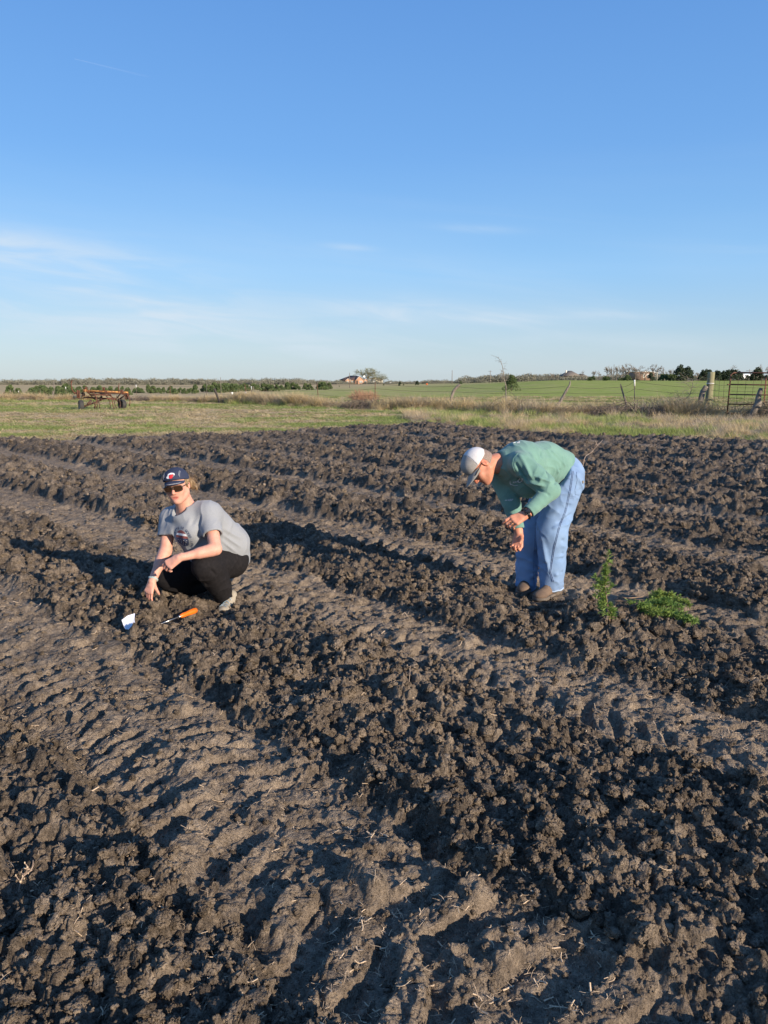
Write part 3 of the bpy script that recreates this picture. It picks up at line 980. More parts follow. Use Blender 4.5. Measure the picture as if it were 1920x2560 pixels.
mid_px = [(488, 961, 128), (512, 962, 140), (524, 962, 138), (536, 958, 140), (548, 960, 130), (560, 959, 136), (568, 958, 140), (578, 961, 138), (590, 961, 140), (602, 962, 150), (612, 960, 152), (634, 957, 170), (645, 962, 172),
          (660, 959, 150), (672, 962, 150), (680, 962, 148), (692, 959, 150), (703, 962, 160), (718, 957, 176), (732, 956, 178), (742, 960, 176), (764, 959, 190), (774, 959, 170), (803, 955, 180), (809, 955, 172), (823, 957, 200)]
for i, (px, py, Y) in enumerate(mid_px):
    add_cedar(('bushy2', 'bushy', 'bushy3')[i % 3], px, Y, py, 'small green cedar at the back of the tan prairie, %s after the big clump' % ORD[i], 'small cedars at the back of the prairie')
add_cedar('bushy2', 848, 330, 964, 'tiny lone cedar in front of the brick house by the pole')
add_cedar('bushy2', 959, 420, 960, 'tiny round cedar just past the big tree and the metal shed')
add_cedar('tall', 1000, 400, 954, 'small pointed cedar standing alone in the open field past the big tree')
add_cedar('bushy', 1009, 410, 960, 'tiny low cedar next to the small pointed cedar in the open field')
add_cedar('tall2', 1043, 420, 952, 'small dark cedar near the orange tank in the open field')
add_cedar('bushy', 1152, 430, 953, 'small round cedar near the utility pole on the skyline')
add_cedar('round', 1279, 118, 940, 'full round lone cedar standing in the green field behind the bent dead sapling', width=1.15)
# windbreak on the right: dark cedars
rc = [(1474, 943), (1482, 941), (1513, 941), (1520, 942), (1548, 946), (1556, 944), (1568, 938)]
for i, (px, py) in enumerate(rc):
    add_cedar('bushy3', px, 215, py, 'low dark cedar bush under the far bare trees, %s from the left' % ORD[i], 'dark cedar bushes under the far bare trees', width=1.1)
add_cedar('tall2', 1626, 205, 931, 'dark rounded cedar in front of the low brick building', width=.9)
for i, px in enumerate((1656, 1666, 1676, 1684)):
    add_cedar('bushy3', px, 210, 936, 'dark hedge cedar beside the low brick building, %s from the building' % ORD[i], 'hedge cedars beside the brick building', width=1.0)
add_cedar('tall', 1698, 205, 914, 'tallest dark cedar of the windbreak, just past the brick building', width=1.05)
add_cedar('tall2', 1717, 205, 918, 'second tall cedar leaning against the tallest one')
for i, (px, py) in enumerate(((1745, 943), (1757, 926), (1768, 924), (1792, 927), (1805, 928), (1818, 925), (1832, 924), (1846, 929))):
    add_cedar(('tall2', 'tall')[int(px) % 2], px, 205, py, 'dense dark cedar in the windbreak behind pole and gate, %s from the left' % ORD[i], 'windbreak cedars behind the gate', width=1.1)
for i, (px, py) in enumerate(((1868, 938), (1880, 934), (1892, 920), (1902, 936), (1914, 938), (1930, 934), (1944, 930))):
    add_cedar(('tall', 'tall2')[int(px) % 2], px, 208, py, 'dark cedar beyond the gate, %s past the gap with the pale trailer' % ORD[i], 'far end windbreak cedars', width=1.2)

# bare trees
add_bare('wide2', 923, 640, 918, 'big spreading tree with first pale leaves behind the metal shed', None, 1.9, twigmat=TWIGB)
add_bare('wide', 952, 640, 932, 'lower spreading half-leafed tree beside the biggest one by the shed', None, 2.2, twigmat=TWIGB)
for i, (px, py) in enumerate(((1330, 945), (1352, 942), (1372, 938), (1384, 932), (1395, 938))):
    add_bare('upright2', px, 300, py, 'thin leafless tree beside the tan roofed house, %s from the left' % ORD[i], 'leafless trees beside the tan roofed house', 1.2)
for i, (px, py, k) in enumerate(((1458, 924, 'upright'), (1480, 924, 'upright2'), (1494, 926, 'upright'), (1515, 912, 'upright2'), (1530, 915, 'upright'), (1539, 911, 'upright2'), (1551, 912, 'upright'))):
    add_bare(k, px, 225, py, 'thin leafless tree between tan roofed house and brick building, %s from the left' % ORD[i], 'thin leafless trees in the far row', .95)
add_bare('wide2', 1570, 225, 907, 'tallest leafless tree of the row, with a broad twiggy head', None, .9)
add_bare('upright2', 1588, 228, 913, 'leafless tree right next to the tallest one')
add_bare('wide', 1612, 235, 912, 'leafless tree with a low arching crown over the brick building', None, 1.1)
add_bare('wide2', 1632, 235, 909, 'leafless tree with a broad domed crown over the brick building', None, 1.0)
for i, (px, py, k) in enumerate(((1660, 917, 'upright'), (1672, 920, 'upright2'), (1735, 925, 'upright'), (1741, 930, 'scrub'))):
    add_bare(k, px, 232, py, 'pale leafless tree among the dark cedars, %s after the brick building' % ORD[i], 'leafless trees among the cedars', 1.1)
add_bare('wide', 1840, 230, 911, 'wide domed leafless tree rising behind the gate', None, .95)
for i, (px, py, k) in enumerate(((1886, 918, 'upright2'), (1904, 909, 'upright'), (1920, 911, 'wide2'))):
    add_bare(k, px, 225, py, 'leafless tree seen over the top bar of the gate, %s from the left' % ORD[i], 'leafless trees beyond the gate end', .9)

# woods on the skyline: too far to tell trees apart
WOODM = mat('distant_wood', (.215, .205, .155), .95, (.15, .155, .11), .03)


def wood_clump(k):
    def fn(r_, n):
        a = r_.random((n, 3)); P = np.stack([(a[:, 0] - .5) * 2.4, (a[:, 1] - .5) * 2.0, 0 * a[:, 2]], 1)
        top = .55 + .45 * np.sin(P[:, 0] * 2.3 + k) * np.cos(P[:, 1] * 2 + k * 2)
        P[:, 2] = a[:, 2] * np.clip(top + r_.normal(0, .05, n), .3, 1.0)
        return P, np.tile((0, 0, 1.), (n, 1))
    return leaf_cloud(200 + k, 2600, fn, .038, 2.0)


wc = [(wood_clump(k), WOODM) for k in range(4)]
WX = []
for (xa, ya, xb, yb, n, hh_) in ((-520, 430, -60, 520, 420, 3.9), (-60, 560, 60, 640, 60, 3.2), (60, 560, 330, 620, 150, 5.2), (90, 430, 270, 400, 60, 3.6), (330, 620, 900, 400, 160, 5.5), (110, 330, 240, 300, 36, 3.0)):
    t = rng.random(n); x_ = xa + (xb - xa) * t; y_ = ya + (yb - ya) * t + rng.random(n) * 40
    WX.append(np.stack([x_, y_, rise(x_, y_) - .3, hh_ * (.6 + .55 * fbm(x_ * .02, y_ * .02, 2, 60)) * (.7 + .6 * rng.random(n))], 1))
WX = np.concatenate(WX)
scatter('distant_woods', WX[:, :3], np.stack([0 * WX[:, 0], 0 * WX[:, 0], rng.random(len(WX)) * 6.28], 1), np.stack([WX[:, 3] * 1.5, WX[:, 3] * 1.5, WX[:, 3]], 1), rng.integers(0, 4, len(WX)), wc,
        'grey brown leafless woods along the skyline')
# ------------------------------------------------------------------ fences, gate, posts
OLDWOOD = mat('weathered_grey_wood', (.215, .185, .155), .9, (.09, .075, .06), 9, .02, 30, stretch=(1, 1, .18))
DARKWOOD = mat('dark_wet_wood', (.075, .062, .052), .85, (.035, .03, .026), 8, .012, 30, stretch=(1, 1, .3))
TREATED = mat('treated_pole_wood', (.25, .225, .135), .85, (.15, .14, .08), 5, .01, 24, stretch=(1, 1, .15), col3=(.16, .19, .08), scale3=1.4)
RUST = mat('rusty_steel', (.115, .050, .032), .8, (.19, .085, .045), 14, .002)
RUSTD = mat('dark_rusty_wire', (.085, .060, .045), .8, (.13, .08, .05), 20)
WHITEP = mat('white_painted_steel', (.80, .80, .78), .5, (.68, .67, .64), 20)
STEELG = mat('dull_green_steel', (.10, .105, .085), .6, (.16, .09, .055), 6)


def ground_z(x, y): return float(rise(np.array([x]), np.array([y]))[0])


def post_px(path, Y, rad, mt, name, label, n=9, jag=.35, cat='fence post', into=.25):
    P = np.array([W(px, py, Y) for px, py in path]); base = P[0].copy(); base[2] = ground_z(base[0], Y)
    e = empty(name, base, label, cat)
    P[0, 2] = base[2] - into
    # resample
    t = np.linspace(0, 1, len(P)); tt = np.linspace(0, 1, 14)
    Q = np.stack([np.interp(tt, t, P[:, k]) for k in range(3)], 1) - base
    Q[1:-1] = (Q[:-2] + Q[1:-1] * 2 + Q[2:]) / 4
    Q[:, 1] += np.linspace(0, .06, 14)
    R = np.interp(tt, np.linspace(0, 1, len(rad)), rad) if hasattr(rad, '__len__') else np.full(14, rad)
    if mt is OLDWOOD: R = R * 1.2
    m = MB(); m.tube(Q, R, n, True, jag); m.build('shaft', mt, e)
    return e, Q, R


e, Q, R_ = post_px([(1127, 1028), (1126, 1004), (1134, 975), (1150, 961)], 44.7, (.085, .075, .07, .065), OLDWOOD, 'wooden_post', 'crooked grey wooden fence post with a bent top, standing in tall dead grass')
e, Q, R_ = post_px([(1117, 1028), (1118.5, 1004)], 44.9, (.07, .035), OLDWOOD, 'post_stump', 'short splintered stump beside the crooked grey post with the bent top', cat='stump')
e, Q, R_ = post_px([(1374, 1034), (1387, 1024), (1403, 1001), (1416, 976), (1425, 964), (1426, 952)], 39.5, (.11, .09, .07, .055, .045, .02), OLDWOOD, 'wooden_post', 'long thin grey post leaning far over with a pointed dark tip')
m = MB(); m.tube([Q[3], Q[3] + (-.25, 0, .02), Q[3] + (-.5, 0, -.12)], [.035, .03, .012], 6, jag=.3); m.build('side_branch', OLDWOOD, e)
post_px([(1568, 1038), (1566, 1009), (1558, 984), (1553, 965), (1552, 959)], 37.9, (.045, .04, .035, .03, .012), OLDWOOD, 'wooden_post', 'spindly bent branch post just beside the white tipped steel post')
e, Q, R_ = post_px([(1748, 1040), (1750, 1012), (1757, 981), (1767, 966)], 35.9, (.10, .095, .10, .085), OLDWOOD, 'wooden_post', 'curved grey trunk post leaning against the round treated corner pole')
m = MB(); m.tube([Q[9] + (.02, 0, 0), Q[9] + (.1, -.02, .06)], [.05, .035], 7, jag=.3); m.build('knot', OLDWOOD, e)
e, Q, R_ = post_px([(1871, 1053), (1884, 1028), (1897, 1008), (1896, 994), (1905, 971)], 32.9, (.10, .10, .12, .085, .075), OLDWOOD, 'wooden_post', 'kinked silvery driftwood post leaning in front of the gate')
m = MB(); m.tube([Q[3] + (.02, 0, 0), Q[6] + (.12, -.02, -.02), Q[7] + (.14, 0, .04)], [.04, .06, .02], 7, jag=.3); m.build('side_branch', OLDWOOD, e)
e, Q, R_ = post_px([(1768, 1041), (1774, 985), (1780, 930)], 36.7, (.165, .16, .155), TREATED, 'corner_pole', 'thick round treated wooden corner pole with a green tinge', 16, .03, 'post')
for q in (2, 5, 9):
    m = MB(); m.tube([Q[q] + (math.cos(a) * (R_[q] + .004), math.sin(a) * (R_[q] + .004), .01 * math.sin(a * 2)) for a in np.linspace(0, 6.28, 15)], .006, 4, False)
    m.build('wire_wrap', RUSTD, e)
m = MB(); qb = Q[9]; m.tube([qb + (math.cos(a) * (R_[9] + .006), math.sin(a) * (R_[9] + .006), .10) for a in np.linspace(0, 6.28, 15)], .016, 4, False); m.build('white_band', WHITEP, e)
# fallen beam
A_ = W(1644, 1052, 34.6); B_ = W(1746, 1026, 36.1)
e = empty('fallen_beam', A_, 'dark weathered beam propped at a slant against the curved post', 'beam')
m = MB(); m.tube([(0, 0, 0), (B_ - A_) * .5, B_ - A_], [.075, .08, .07], 6, True, .15); m.build('timber', DARKWOOD, e)

# steel posts and slack wires: one fence
fr = empty('wire_fence', (0, 47.5, 0), 'rusty barbed wire fence on thin steel posts, running behind the tall dead grass', 'fence')
fo = np.array((0, 47.5, 0))
steel = [(11, 980, 78, 'l', 22), (46, 977, 78, 'w', 0), (100, 971, 77, 'g', 0), (164, 967, 76, 'w', 0), (340, 962, 71, 'w', 0), (425, 963, 68.5, 'r', 1), (516, 958, 64, 'g', 1), (612, 960, 59, 'r', -7), (628, 966, 58, 'w', -4), (792, 958, 52.5, 'r', -6), (938, 955, 48.3, 'r', 1), (1586.5, 950, 37.5, 'w', -4)]
labs = {'w': 'steel post with a white painted tip', 'r': 'rusty brown steel post', 'g': 'dark steel post', 'l': 'short leaning rusty post'}
attach = []
for px, py, Y_, k, lean in steel:
    T_ = W(px, py, Y_); bx_ = T_[0] - math.tan(math.radians(-lean)) * 1.3 * (-1 if False else 1) * -1
    bx_ = T_[0] - math.tan(math.radians(lean)) * -1.3 * -1
    zb = ground_z(bx_, Y_); B_ = np.array((bx_, Y_, zb))
    d_ = T_ - B_
    m = MB(); m.tube([B_ - fo - d_ * .1, T_ - fo], .022, 4); m.tube([B_ - fo - d_ * .1 + (0, .03, 0), T_ - fo + (0, .03, 0)], .012, 4)
    for q in np.linspace(.15, .95, 14): m.box(B_ + d_ * q - fo + (0, -.026, 0), (.02, .012, .02))
    p_ = m.build('post', {'w': STEELG, 'g': STEELG}.get(k, RUST), fr); p_['label'] = labs[k]
    if k == 'w':
        m = MB(); m.tube([T_ - fo - d_ * .17, T_ - fo + d_ * .004], .034, 6); m.build('painted_tip', WHITEP, p_)
    attach.append((B_, d_))
for p_ in ((1130, 44.6, 1.4), (1405, 39.4, 1.4), (1560, 37.8, 1.4), (1758, 35.8, 1.4)):
    b = W(p_[0], 960, p_[1]); zb = ground_z(b[0], p_[1]); attach.append((np.array((b[0], p_[1] - .05, zb)), np.array((0, 0, 1.45))))
attach.sort(key=lambda q: q[0][0])
for hgt in (.28, .52, .76, .97):
    pts = []
    for i in range(len(attach) - 1):
        a0, d0 = attach[i]; a1, d1 = attach[i + 1]
        p0 = a0 + d0 * hgt; p1 = a1 + d1 * hgt; sag = .03 + .012 * np.linalg.norm(p1 - p0) * (.5 + rng.random())
        for t in np.linspace(0, 1, 9)[:-1]: pts.append(p0 * (1 - t) + p1 * t - np.array((0, 0, sag * 4 * t * (1 - t))))
    pts.append(attach[-1][0] + attach[-1][1] * hgt)
    m = MB(); m.tube(np.array(pts) - fo, .0065, 4, False); m.build('wire', RUSTD, fr)
# old rails far left
e = empty('pipe_rail', W(14, 992, 84), 'rusty pipe rail lying low along the fence at the far edge of the grass', 'rail')
o_ = W(14, 992, 84)
m = MB(); m.tube([W(14, 987, 84) - o_, W(95, 993, 82) - o_, W(180, 995, 80) - o_], .05, 6); m.build('pipe', RUST, e)
for px, py, Y_, lab in ((132, 977, 78, 'short grey wooden post beside the thin dark pipe beyond the tan prairie fence'), ):
    post_px([(px - 1, 993), (px, py)], Y_, (.06, .05), OLDWOOD, 'wooden_post', lab)
post_px([(505, 1002), (512, 986)], 62, (.03, .02), OLDWOOD, 'broken_stick', 'thin broken stick leaning in the brush by the dark steel post', cat='stick')
post_px([(552, 1002), (541, 984), (535, 972)], 60, (.08, .09, .10), DARKWOOD, 'wooden_post', 'dark broken wooden post leaning back out of the brush')

# woven wire between the corner pole and the gate
e = empty('woven_wire_panel', W(1800, 1040, 35.4) * (1, 1, 0), 'rusty woven wire stretched between the corner pole and the gate', 'fence')
o_ = np.array(e.location)
m = MB()
for k, py in enumerate((961, 976, 990, 1003, 1014, 1024, 1034)):
    m.tube([W(1778, py - 1, 36.5) - o_, W(1800, py + 2, 35.4) - o_, W(1821, py + 2, 34.3) - o_], .007, 4, False)
for px, Y_ in ((1787, 36), (1797, 35.6), (1809, 35)):
    m.tube([W(px - 3, 1038, Y_) - o_, W(px + 2, 948, Y_) - o_], .007, 4, False)
m.tube([W(1776, 992, 36.5) - o_, W(1812, 1032, 34.9) - o_], .012, 4, False)
m.tube([W(1772, 1034, 36.5) - o_, W(1885, 1004, 33.3) - o_], .010, 4, False)
m.build('wire_mesh', RUSTD, e)

# the gate
gp = W(1817, 1046, 34.1); gp[2] = ground_z(gp[0], 34.1)
e = empty('pipe_gate', gp, 'rusty dark red five bar pipe gate lined with wire mesh', 'gate')
o_ = gp
gd = np.array((1, -.06, -.012)); gd /= np.linalg.norm(gd); GL = 4.5
tl = W(1827, 937, 34.1); bl = W(1817, 1042, 34.1)
m = MB(); m.tube([bl - o_, tl - o_, tl + gd * .12 + (0, 0, .09) - o_, tl + gd * .32 + (0, 0, .10) - o_], .032, 8); m.build('stile', RUST, e)
m = MB(); m.tube([bl + gd * GL - o_, tl + gd * GL - o_], .032, 8); m.build('stile', RUST, e)
for q in (.34, .67):
    m = MB(); m.box(bl + (tl - bl) * .5 + gd * GL * q - o_, (.06, .02, 1.75)); m.build('brace', RUST, e)
m = MB(); m.tube([tl + gd * .30 + (0, 0, .10) - o_, tl + gd * GL + (0, 0, .10) - o_], .032, 8); m.build('rail', RUST, e)
for py in (961, 986, 1010, 1034):
    f = (1042 - py) / 105.0; p_ = bl + (tl - bl) * f
    m = MB(); m.tube([p_ - o_, p_ + gd * GL - o_], .030, 8); m.build('rail', RUST, e)
m = MB()
for k in range(1, 14): m.tube([bl + gd * k * .33 - o_ + (0, -.03, 0), tl + gd * k * .33 - o_ + (0, -.03, 0)], .007, 4, False)
for k in range(1, 11): p_ = bl + (tl - bl) * k / 11.5; m.tube([p_ - o_ + (0, -.03, 0), p_ + gd * GL - o_ + (0, -.03, 0)], .006, 4, False)
m.build('wire_mesh', RUSTD, e)
for q in (.77, .10):
    m = MB(); m.tube([bl + (tl - bl) * q - o_, bl + (tl - bl) * q - o_ + (-.12, 0, 0)], .025, 6); m.build('hinge', RUST, e)


# dead sapling with thorny side twigs
def twiggy(path, Y, r0, r1, name, label, cat, nside, L, mt, seed, dz=None, down=False):
    r_ = np.random.default_rng(seed)
    P = np.array([W(px, py, Y) for px, py in path]); base = P[0].copy()
    if dz is None: base[2] = ground_z(base[0], Y)
    e = empty(name, base, label, cat); P = P - base; P[0, 2] = 0
    t = np.linspace(0, 1, len(P)); tt = np.linspace(0, 1, 24); Q = np.stack([np.interp(tt, t, P[:, k]) for k in range(3)], 1)
    Q[:, 1] += .15 * np.sin(tt * 5); Q += r_.normal(0, .006, Q.shape)
    m = MB(); m.tube(Q, np.linspace(r0, r1, 24), 5); m.build('stem', mt, e)
    m = MB()
    for k in range(nside):
        i = r_.integers(4, 23); a = r_.random() * 6.28; d = np.array((math.cos(a), math.sin(a) * .7, .5 * r_.random() - .1)); l_ = L * (.4 + r_.random())
        p = Q[i]; pts = [p]
        for j in range(3): d = d + r_.normal(0, .2, 3); pts.append(pts[-1] + d / np.linalg.norm(d) * l_ / 3)
        m.tube(pts, np.linspace(max(r1, .004), .003, 4), 3, False)
        for j in (1, 2):
            dd = d + r_.normal(0, .7, 3); m.tube([pts[j], pts[j] + dd * l_ * .25], .003, 3, False)
    tag(m.build('side_twigs', mt, e), kind='stuff')
    return e


twiggy([(1265, 1022), (1266, 990), (1266.5, 967), (1261, 946), (1259.5, 932), (1255, 912), (1246.5, 897), (1239, 891.5)], 41, .035, .006, 'dead_sapling', 'tall thin dead sapling arching over to a thorny tip', 'dead tree', 34, .28, TWIG, 5)
twiggy([(1713, 1040), (1716, 1000), (1728, 985), (1730, 960), (1726, 945)], 36.3, .022, .006, 'bare_shrub', 'leafless thorny shrub growing up beside the fallen beam', 'shrub', 46, .55, TWIG, 6)
twiggy([(1704, 1040), (1702, 1005), (1690, 975)], 36.6, .016, .005, 'bare_shrub', 'small leafless shrub half hidden behind the thorny one by the beam', 'shrub', 30, .45, TWIG, 7)
# a tree outside the frame whose twigs reach in
e = empty('leaning_bare_tree', (17.6, 30.5, ground_z(17.6, 30.5)), 'leafless tree whose thin twigs reach in from the side above the gate', 'tree')
a_ = bare_kinds['wide'][0]; b_ = bare_kinds['wide'][1]
for nm, me_ in (('trunk', a_), ('crown', b_)):
    q = obj(nm, me_, None, e); q.scale = (4.3, 4.3, 4.0)
# reddish bush
REDT = mat('reddish_twigs', (.40, .235, .15), .9, (.33, .20, .13), 2)
r_ = np.random.default_rng(31); m = MB()
for q in range(520):
    a = r_.random() * 6.28; t = np.linspace(0, 1, 5)[:, None]; w_ = .95 * math.sqrt(r_.random()); st_ = np.array((math.cos(a), math.sin(a), 0)) * w_
    d = np.array((r_.normal() * .22 + math.cos(a) * .25, r_.normal() * .25, (1.15 - .55 * w_ ** 2) * (.5 + .5 * r_.random()))); m.tube(st_ + t * d + np.array((.12, 0, 0)) * np.sin(t * 3 + r_.random() * 3) * t, .009, 3, False)
p_ = W(911, 1000, 66); e = empty('red_twig_bush', (p_[0], 66, ground_z(p_[0], 66)), 'rounded bush of reddish bare twigs behind the brown steel post', 'bush'); tag(m.build('twigs', REDT, e, scl=(1, .8, 1)), kind='stuff')

# poles
POLEM = mat('grey_utility_pole', (.20, .17, .145), .9, (.14, .12, .10), 2)


def pole(px, py_top, Y, r, label, arms=False, name='utility_pole', gz=None):
    b = W(px, 960, Y); zb = ground_z(b[0], Y) if gz is None else gz; T_ = W(px, py_top, Y)
    e = empty(name, (b[0], Y, zb), label, 'pole'); h = T_[2] - zb
    m = MB(); m.tube([(0, 0, -.3), (0, 0, h)], [r, r * .7], 7); m.build('shaft', POLEM, e)
    if arms:
        m = MB(); m.box((0, 0, h - .5), (2.0, .12, .14)); m.build('crossarm', POLEM, e)


pole(134.5, 951, 95, .045, 'thin dark pipe standing behind the fence by the young cedars', name='steel_pipe')
pole(552, 943, 113, .05, 'lone thin pole among the cedars in the middle of the prairie', name='steel_pipe')
pole(874, 932, 250, .12, 'utility pole standing in front of the brick house')
pole(1130, 926, 420, .2, 'utility pole alone on the skyline above the grey bent post')
pole(1225, 926, 420, .2, 'utility pole on the skyline just before the twin poles', True)
pole(1252.5, 925, 430, .15, 'nearer leg of the twin utility poles beside the lone cedar')
pole(1256, 927, 440, .15, 'farther leg of the twin utility poles beside the lone cedar', True)
pole(1533, 911, 240, .10, 'utility pole rising among the far leafless trees')
pole(1871, 923, 250, .10, 'utility pole behind the gate among bare trees', True)

# ------------------------------------------------------------------ buildings
BRICK = mat('orange_brick', (.46, .27, .17), .9, (.38, .21, .13), 3, .01)
BRICKD = mat('red_brown_brick', (.27, .175, .135), .9, (.22, .14, .105), 3, .01)
ROOFB = mat('brown_shingle', (.115, .072, .058), .9, (.085, .055, .045), 4, .02)
ROOFT = mat('tan_shingle', (.17, .145, .12), .9, (.14, .12, .10), 2, .02)
CREAM = mat('cream_metal_siding', (.76, .69, .55), .5, (.70, .63, .49), 1)
GLASS = mat('window_glass', (.30, .32, .33), .12, spec=.8)
TRIM = mat('pale_trim', (.72, .66, .56), .6, (.66, .60, .50), 2)
DARK = mat('dark_opening', (.03, .025, .022), .8, (.02, .018, .015), 2)
WHITE = mat('white_paint', (.80, .80, .78), .4, (.74, .74, .72), 3)
RUBBER = mat('black_rubber', (.028, .028, .028), .8, (.045, .043, .04), 8)


def prism(m, x0, x1, y0, y1, z0, ze, zr, along='y'):
    """gabled volume, ridge running along y (or x)"""
    if along == 'y':
        xm = (x0 + x1) / 2
        v = [(x0, y0, z0), (x1, y0, z0), (x1, y1, z0), (x0, y1, z0), (x0, y0, ze), (x1, y0, ze), (x1, y1, ze), (x0, y1, ze), (xm, y0, zr), (xm, y1, zr)]
        m.add(v, [(0, 1, 5, 4), (1, 2, 6, 5), (2, 3, 7, 6), (3, 0, 4, 7)], [(4, 5, 8), (6, 7, 9)])
    return m


def slab(m, pts, t=.18):
    """roof plane with thickness from 3 or 4 points"""
    p = np.array(pts, float); n_ = np.cross(p[1] - p[0], p[2] - p[0]); n_ /= np.linalg.norm(n_); n_ *= np.sign(n_[2]); q = p + n_ * t; k = len(p)
    f = [[i, (i + 1) % k, k + (i + 1) % k, k + i] for i in range(k)]
    if k == 4: m.add(np.concatenate([p, q]), f + [[3, 2, 1, 0], [4, 5, 6, 7]])
    else: m.add(np.concatenate([p, q]), f, [[2, 1, 0], [3, 4, 5]])
    return m


def window(par, x, y, z, w, h, t=.12, nm='window'):
    m = MB()
    for a in (-1, 1): m.box((x + a * (w / 2 + .07), y - .05, z), (.14, t, h + .28)); m.box((x, y - .05, z + a * (h / 2 + .07)), (w, t, .14))
    m.box((x, y - .04, z), (.07, t * .7, h))
    o = m.build(nm, TRIM, par); m = MB(); m.box((x, y - .012, z), (w, .03, h)); m.build('pane', GLASS, o)
    return o


hp = W(862.5, 963, 600); e = empty('brick_house', (hp[0], 600, ground_z(hp[0], 600) - .1), 'orange brick ranch house with brown roof and front gables on the far plain', 'house', None, math.radians(20))
m = MB(); m.box((9, 7.5, 1.6), (17.8, 14, 3.2)); m.build('wall', BRICK, e)
m = MB(); E_ = .5; z0 = 3.2; zr = 6.5
c = [(-E_, .5 - E_, z0), (18 + E_, .5 - E_, z0), (18 + E_, 14.5 + E_, z0), (-E_, 14.5 + E_, z0), (6.5, 7.5, zr), (12, 7.5, zr)]
slab(m, [c[0], c[1], c[5], c[4]]); slab(m, [c[2], c[3], c[4], c[5]]); slab(m, [c[3], c[0], c[4]]); slab(m, [c[1], c[2], c[5]]); m.build('roof', ROOFB, e)
for x0, x1, yf, ze, zr_ in ((0, 4.2, -1.3, 3.0, 4.3), (8.1, 14.4, -2.0, 3.2, 6.0), (14.9, 18.1, -1.0, 3.0, 4.2)):
    m = MB(); prism(m, x0, x1, yf, 5, 0, ze, zr_); g_ = m.build('gable', BRICK, e)
    m = MB(); xm = (x0 + x1) / 2; yb_ = 1.5 if zr_ < 5 else 6.5; k_ = (zr_ - ze) / (xm - x0)
    slab(m, [(x0 - .35, yf - .4, ze - .35 * k_ + .02), (xm, yf - .4, zr_ + .02), (xm, yb_, zr_ + .02), (x0 - .35, yb_, ze - .35 * k_ + .02)], .16)
    slab(m, [(x1 + .35, yf - .4, ze - .35 * k_ + .02), (xm, yf - .4, zr_ + .02), (xm, yb_, zr_ + .02), (x1 + .35, yb_, ze - .35 * k_ + .02)], .16)
    m.build('gable_roof', ROOFB, g_)
    m = MB(); s1 = np.array((x0 - .4, yf - .42, ze - .4 * k_ + .1)); s2 = np.array((xm, yf - .42, zr_ + .1)); s3 = np.array((x1 + .4, yf - .42, ze - .4 * k_ + .1))
    m.tube([s1, s2], .12, 4); m.tube([s2, s3], .12, 4); m.build('fascia', TRIM, g_)
window(e, 1.6, -1.3, 1.8, 1.0, 1.5); window(e, 5.6, .5, 1.8, 1.0, 1.5); window(e, 7.1, .5, 1.8, 1.0, 1.5); window(e, 11.6, -2, 1.8, 1.0, 1.5); window(e, 12.9, -2, 1.8, 1.0, 1.5); window(e, 16.4, -1, 1.9, 1.1, 1.5)
m = MB(); m.box((9.2, -1.98, 1.4), (1.1, .12, 2.8)); m.build('doorway', DARK, e)
for y_ in (4, 9): o = window(e, 0, 0, 0, 1, 1.3); o.location = (.1, y_, 1.8); o.rotation_euler = (0, 0, math.radians(-90))
# shed
sp_ = W(920, 963, 640); e = empty('metal_shed', (sp_[0], 640, ground_z(sp_[0], 640)), 'cream metal shed with a big pale door right behind the brick house', 'shed', None, math.radians(14))
m = MB(); prism(m, 0, 12.5, 0, 20, 0, 4.0, 5.2); m.build('wall', CREAM, e)
m = MB(); slab(m, [(-.3, -.3, 3.98), (6.25, -.3, 5.25), (6.25, 20.3, 5.25), (-.3, 20.3, 3.98)], .12); slab(m, [(12.8, -.3, 3.98), (6.25, -.3, 5.25), (6.25, 20.3, 5.25), (12.8, 20.3, 3.98)], .12); m.build('roof', CREAM, e)
m = MB(); m.box((4.2, -.06, 1.9), (4.6, .12, 3.7)); m.build('door', WHITE, e)
# pickup
pk = W(929, 963, 612); e = empty('pickup_truck', (pk[0], 612, ground_z(pk[0], 612) - .05), 'white pickup truck parked before the cream metal shed', 'truck')
m = MB(); m.box((0, 0, .82), (5.2, 1.85, .62), bevel=.12); m.box((-.35, 0, 1.4), (2.0, 1.65, .7), bevel=.2); m.build('body', WHITE, e)
m = MB(); m.box((-.35, -.84, 1.42), (1.6, .03, .42)); m.build('window', GLASS, e)
for x_ in (-1.7, 1.6):
    for y_ in (-.8, .8): m = MB(); m.lathe([(0, -.12), (.30, -.12), (.38, -.08), (.38, .08), (.30, .12), (0, .12)], (x_, y_, .38), (0, 1, 0), 14); m.build('wheel', RUBBER, e)
# satellite dish mast
dp = W(911, 941.5, 622); e = empty('dish_mast', (dp[0], 622, ground_z(dp[0], 622)), 'white dish on a mast over the roof of the metal shed', 'antenna'); h_ = dp[2] - e.location[2]
m = MB(); m.tube([(0, 0, 0), (0, 0, h_)], .08, 6); m.build('mast', POLEM, e); m = MB(); m.lathe([(0, 0), (.4, .05), (.7, .2), (.85, .4)], (0, 0, h_), (.2, -1, .4), 16); m.build('dish', WHITE, e)
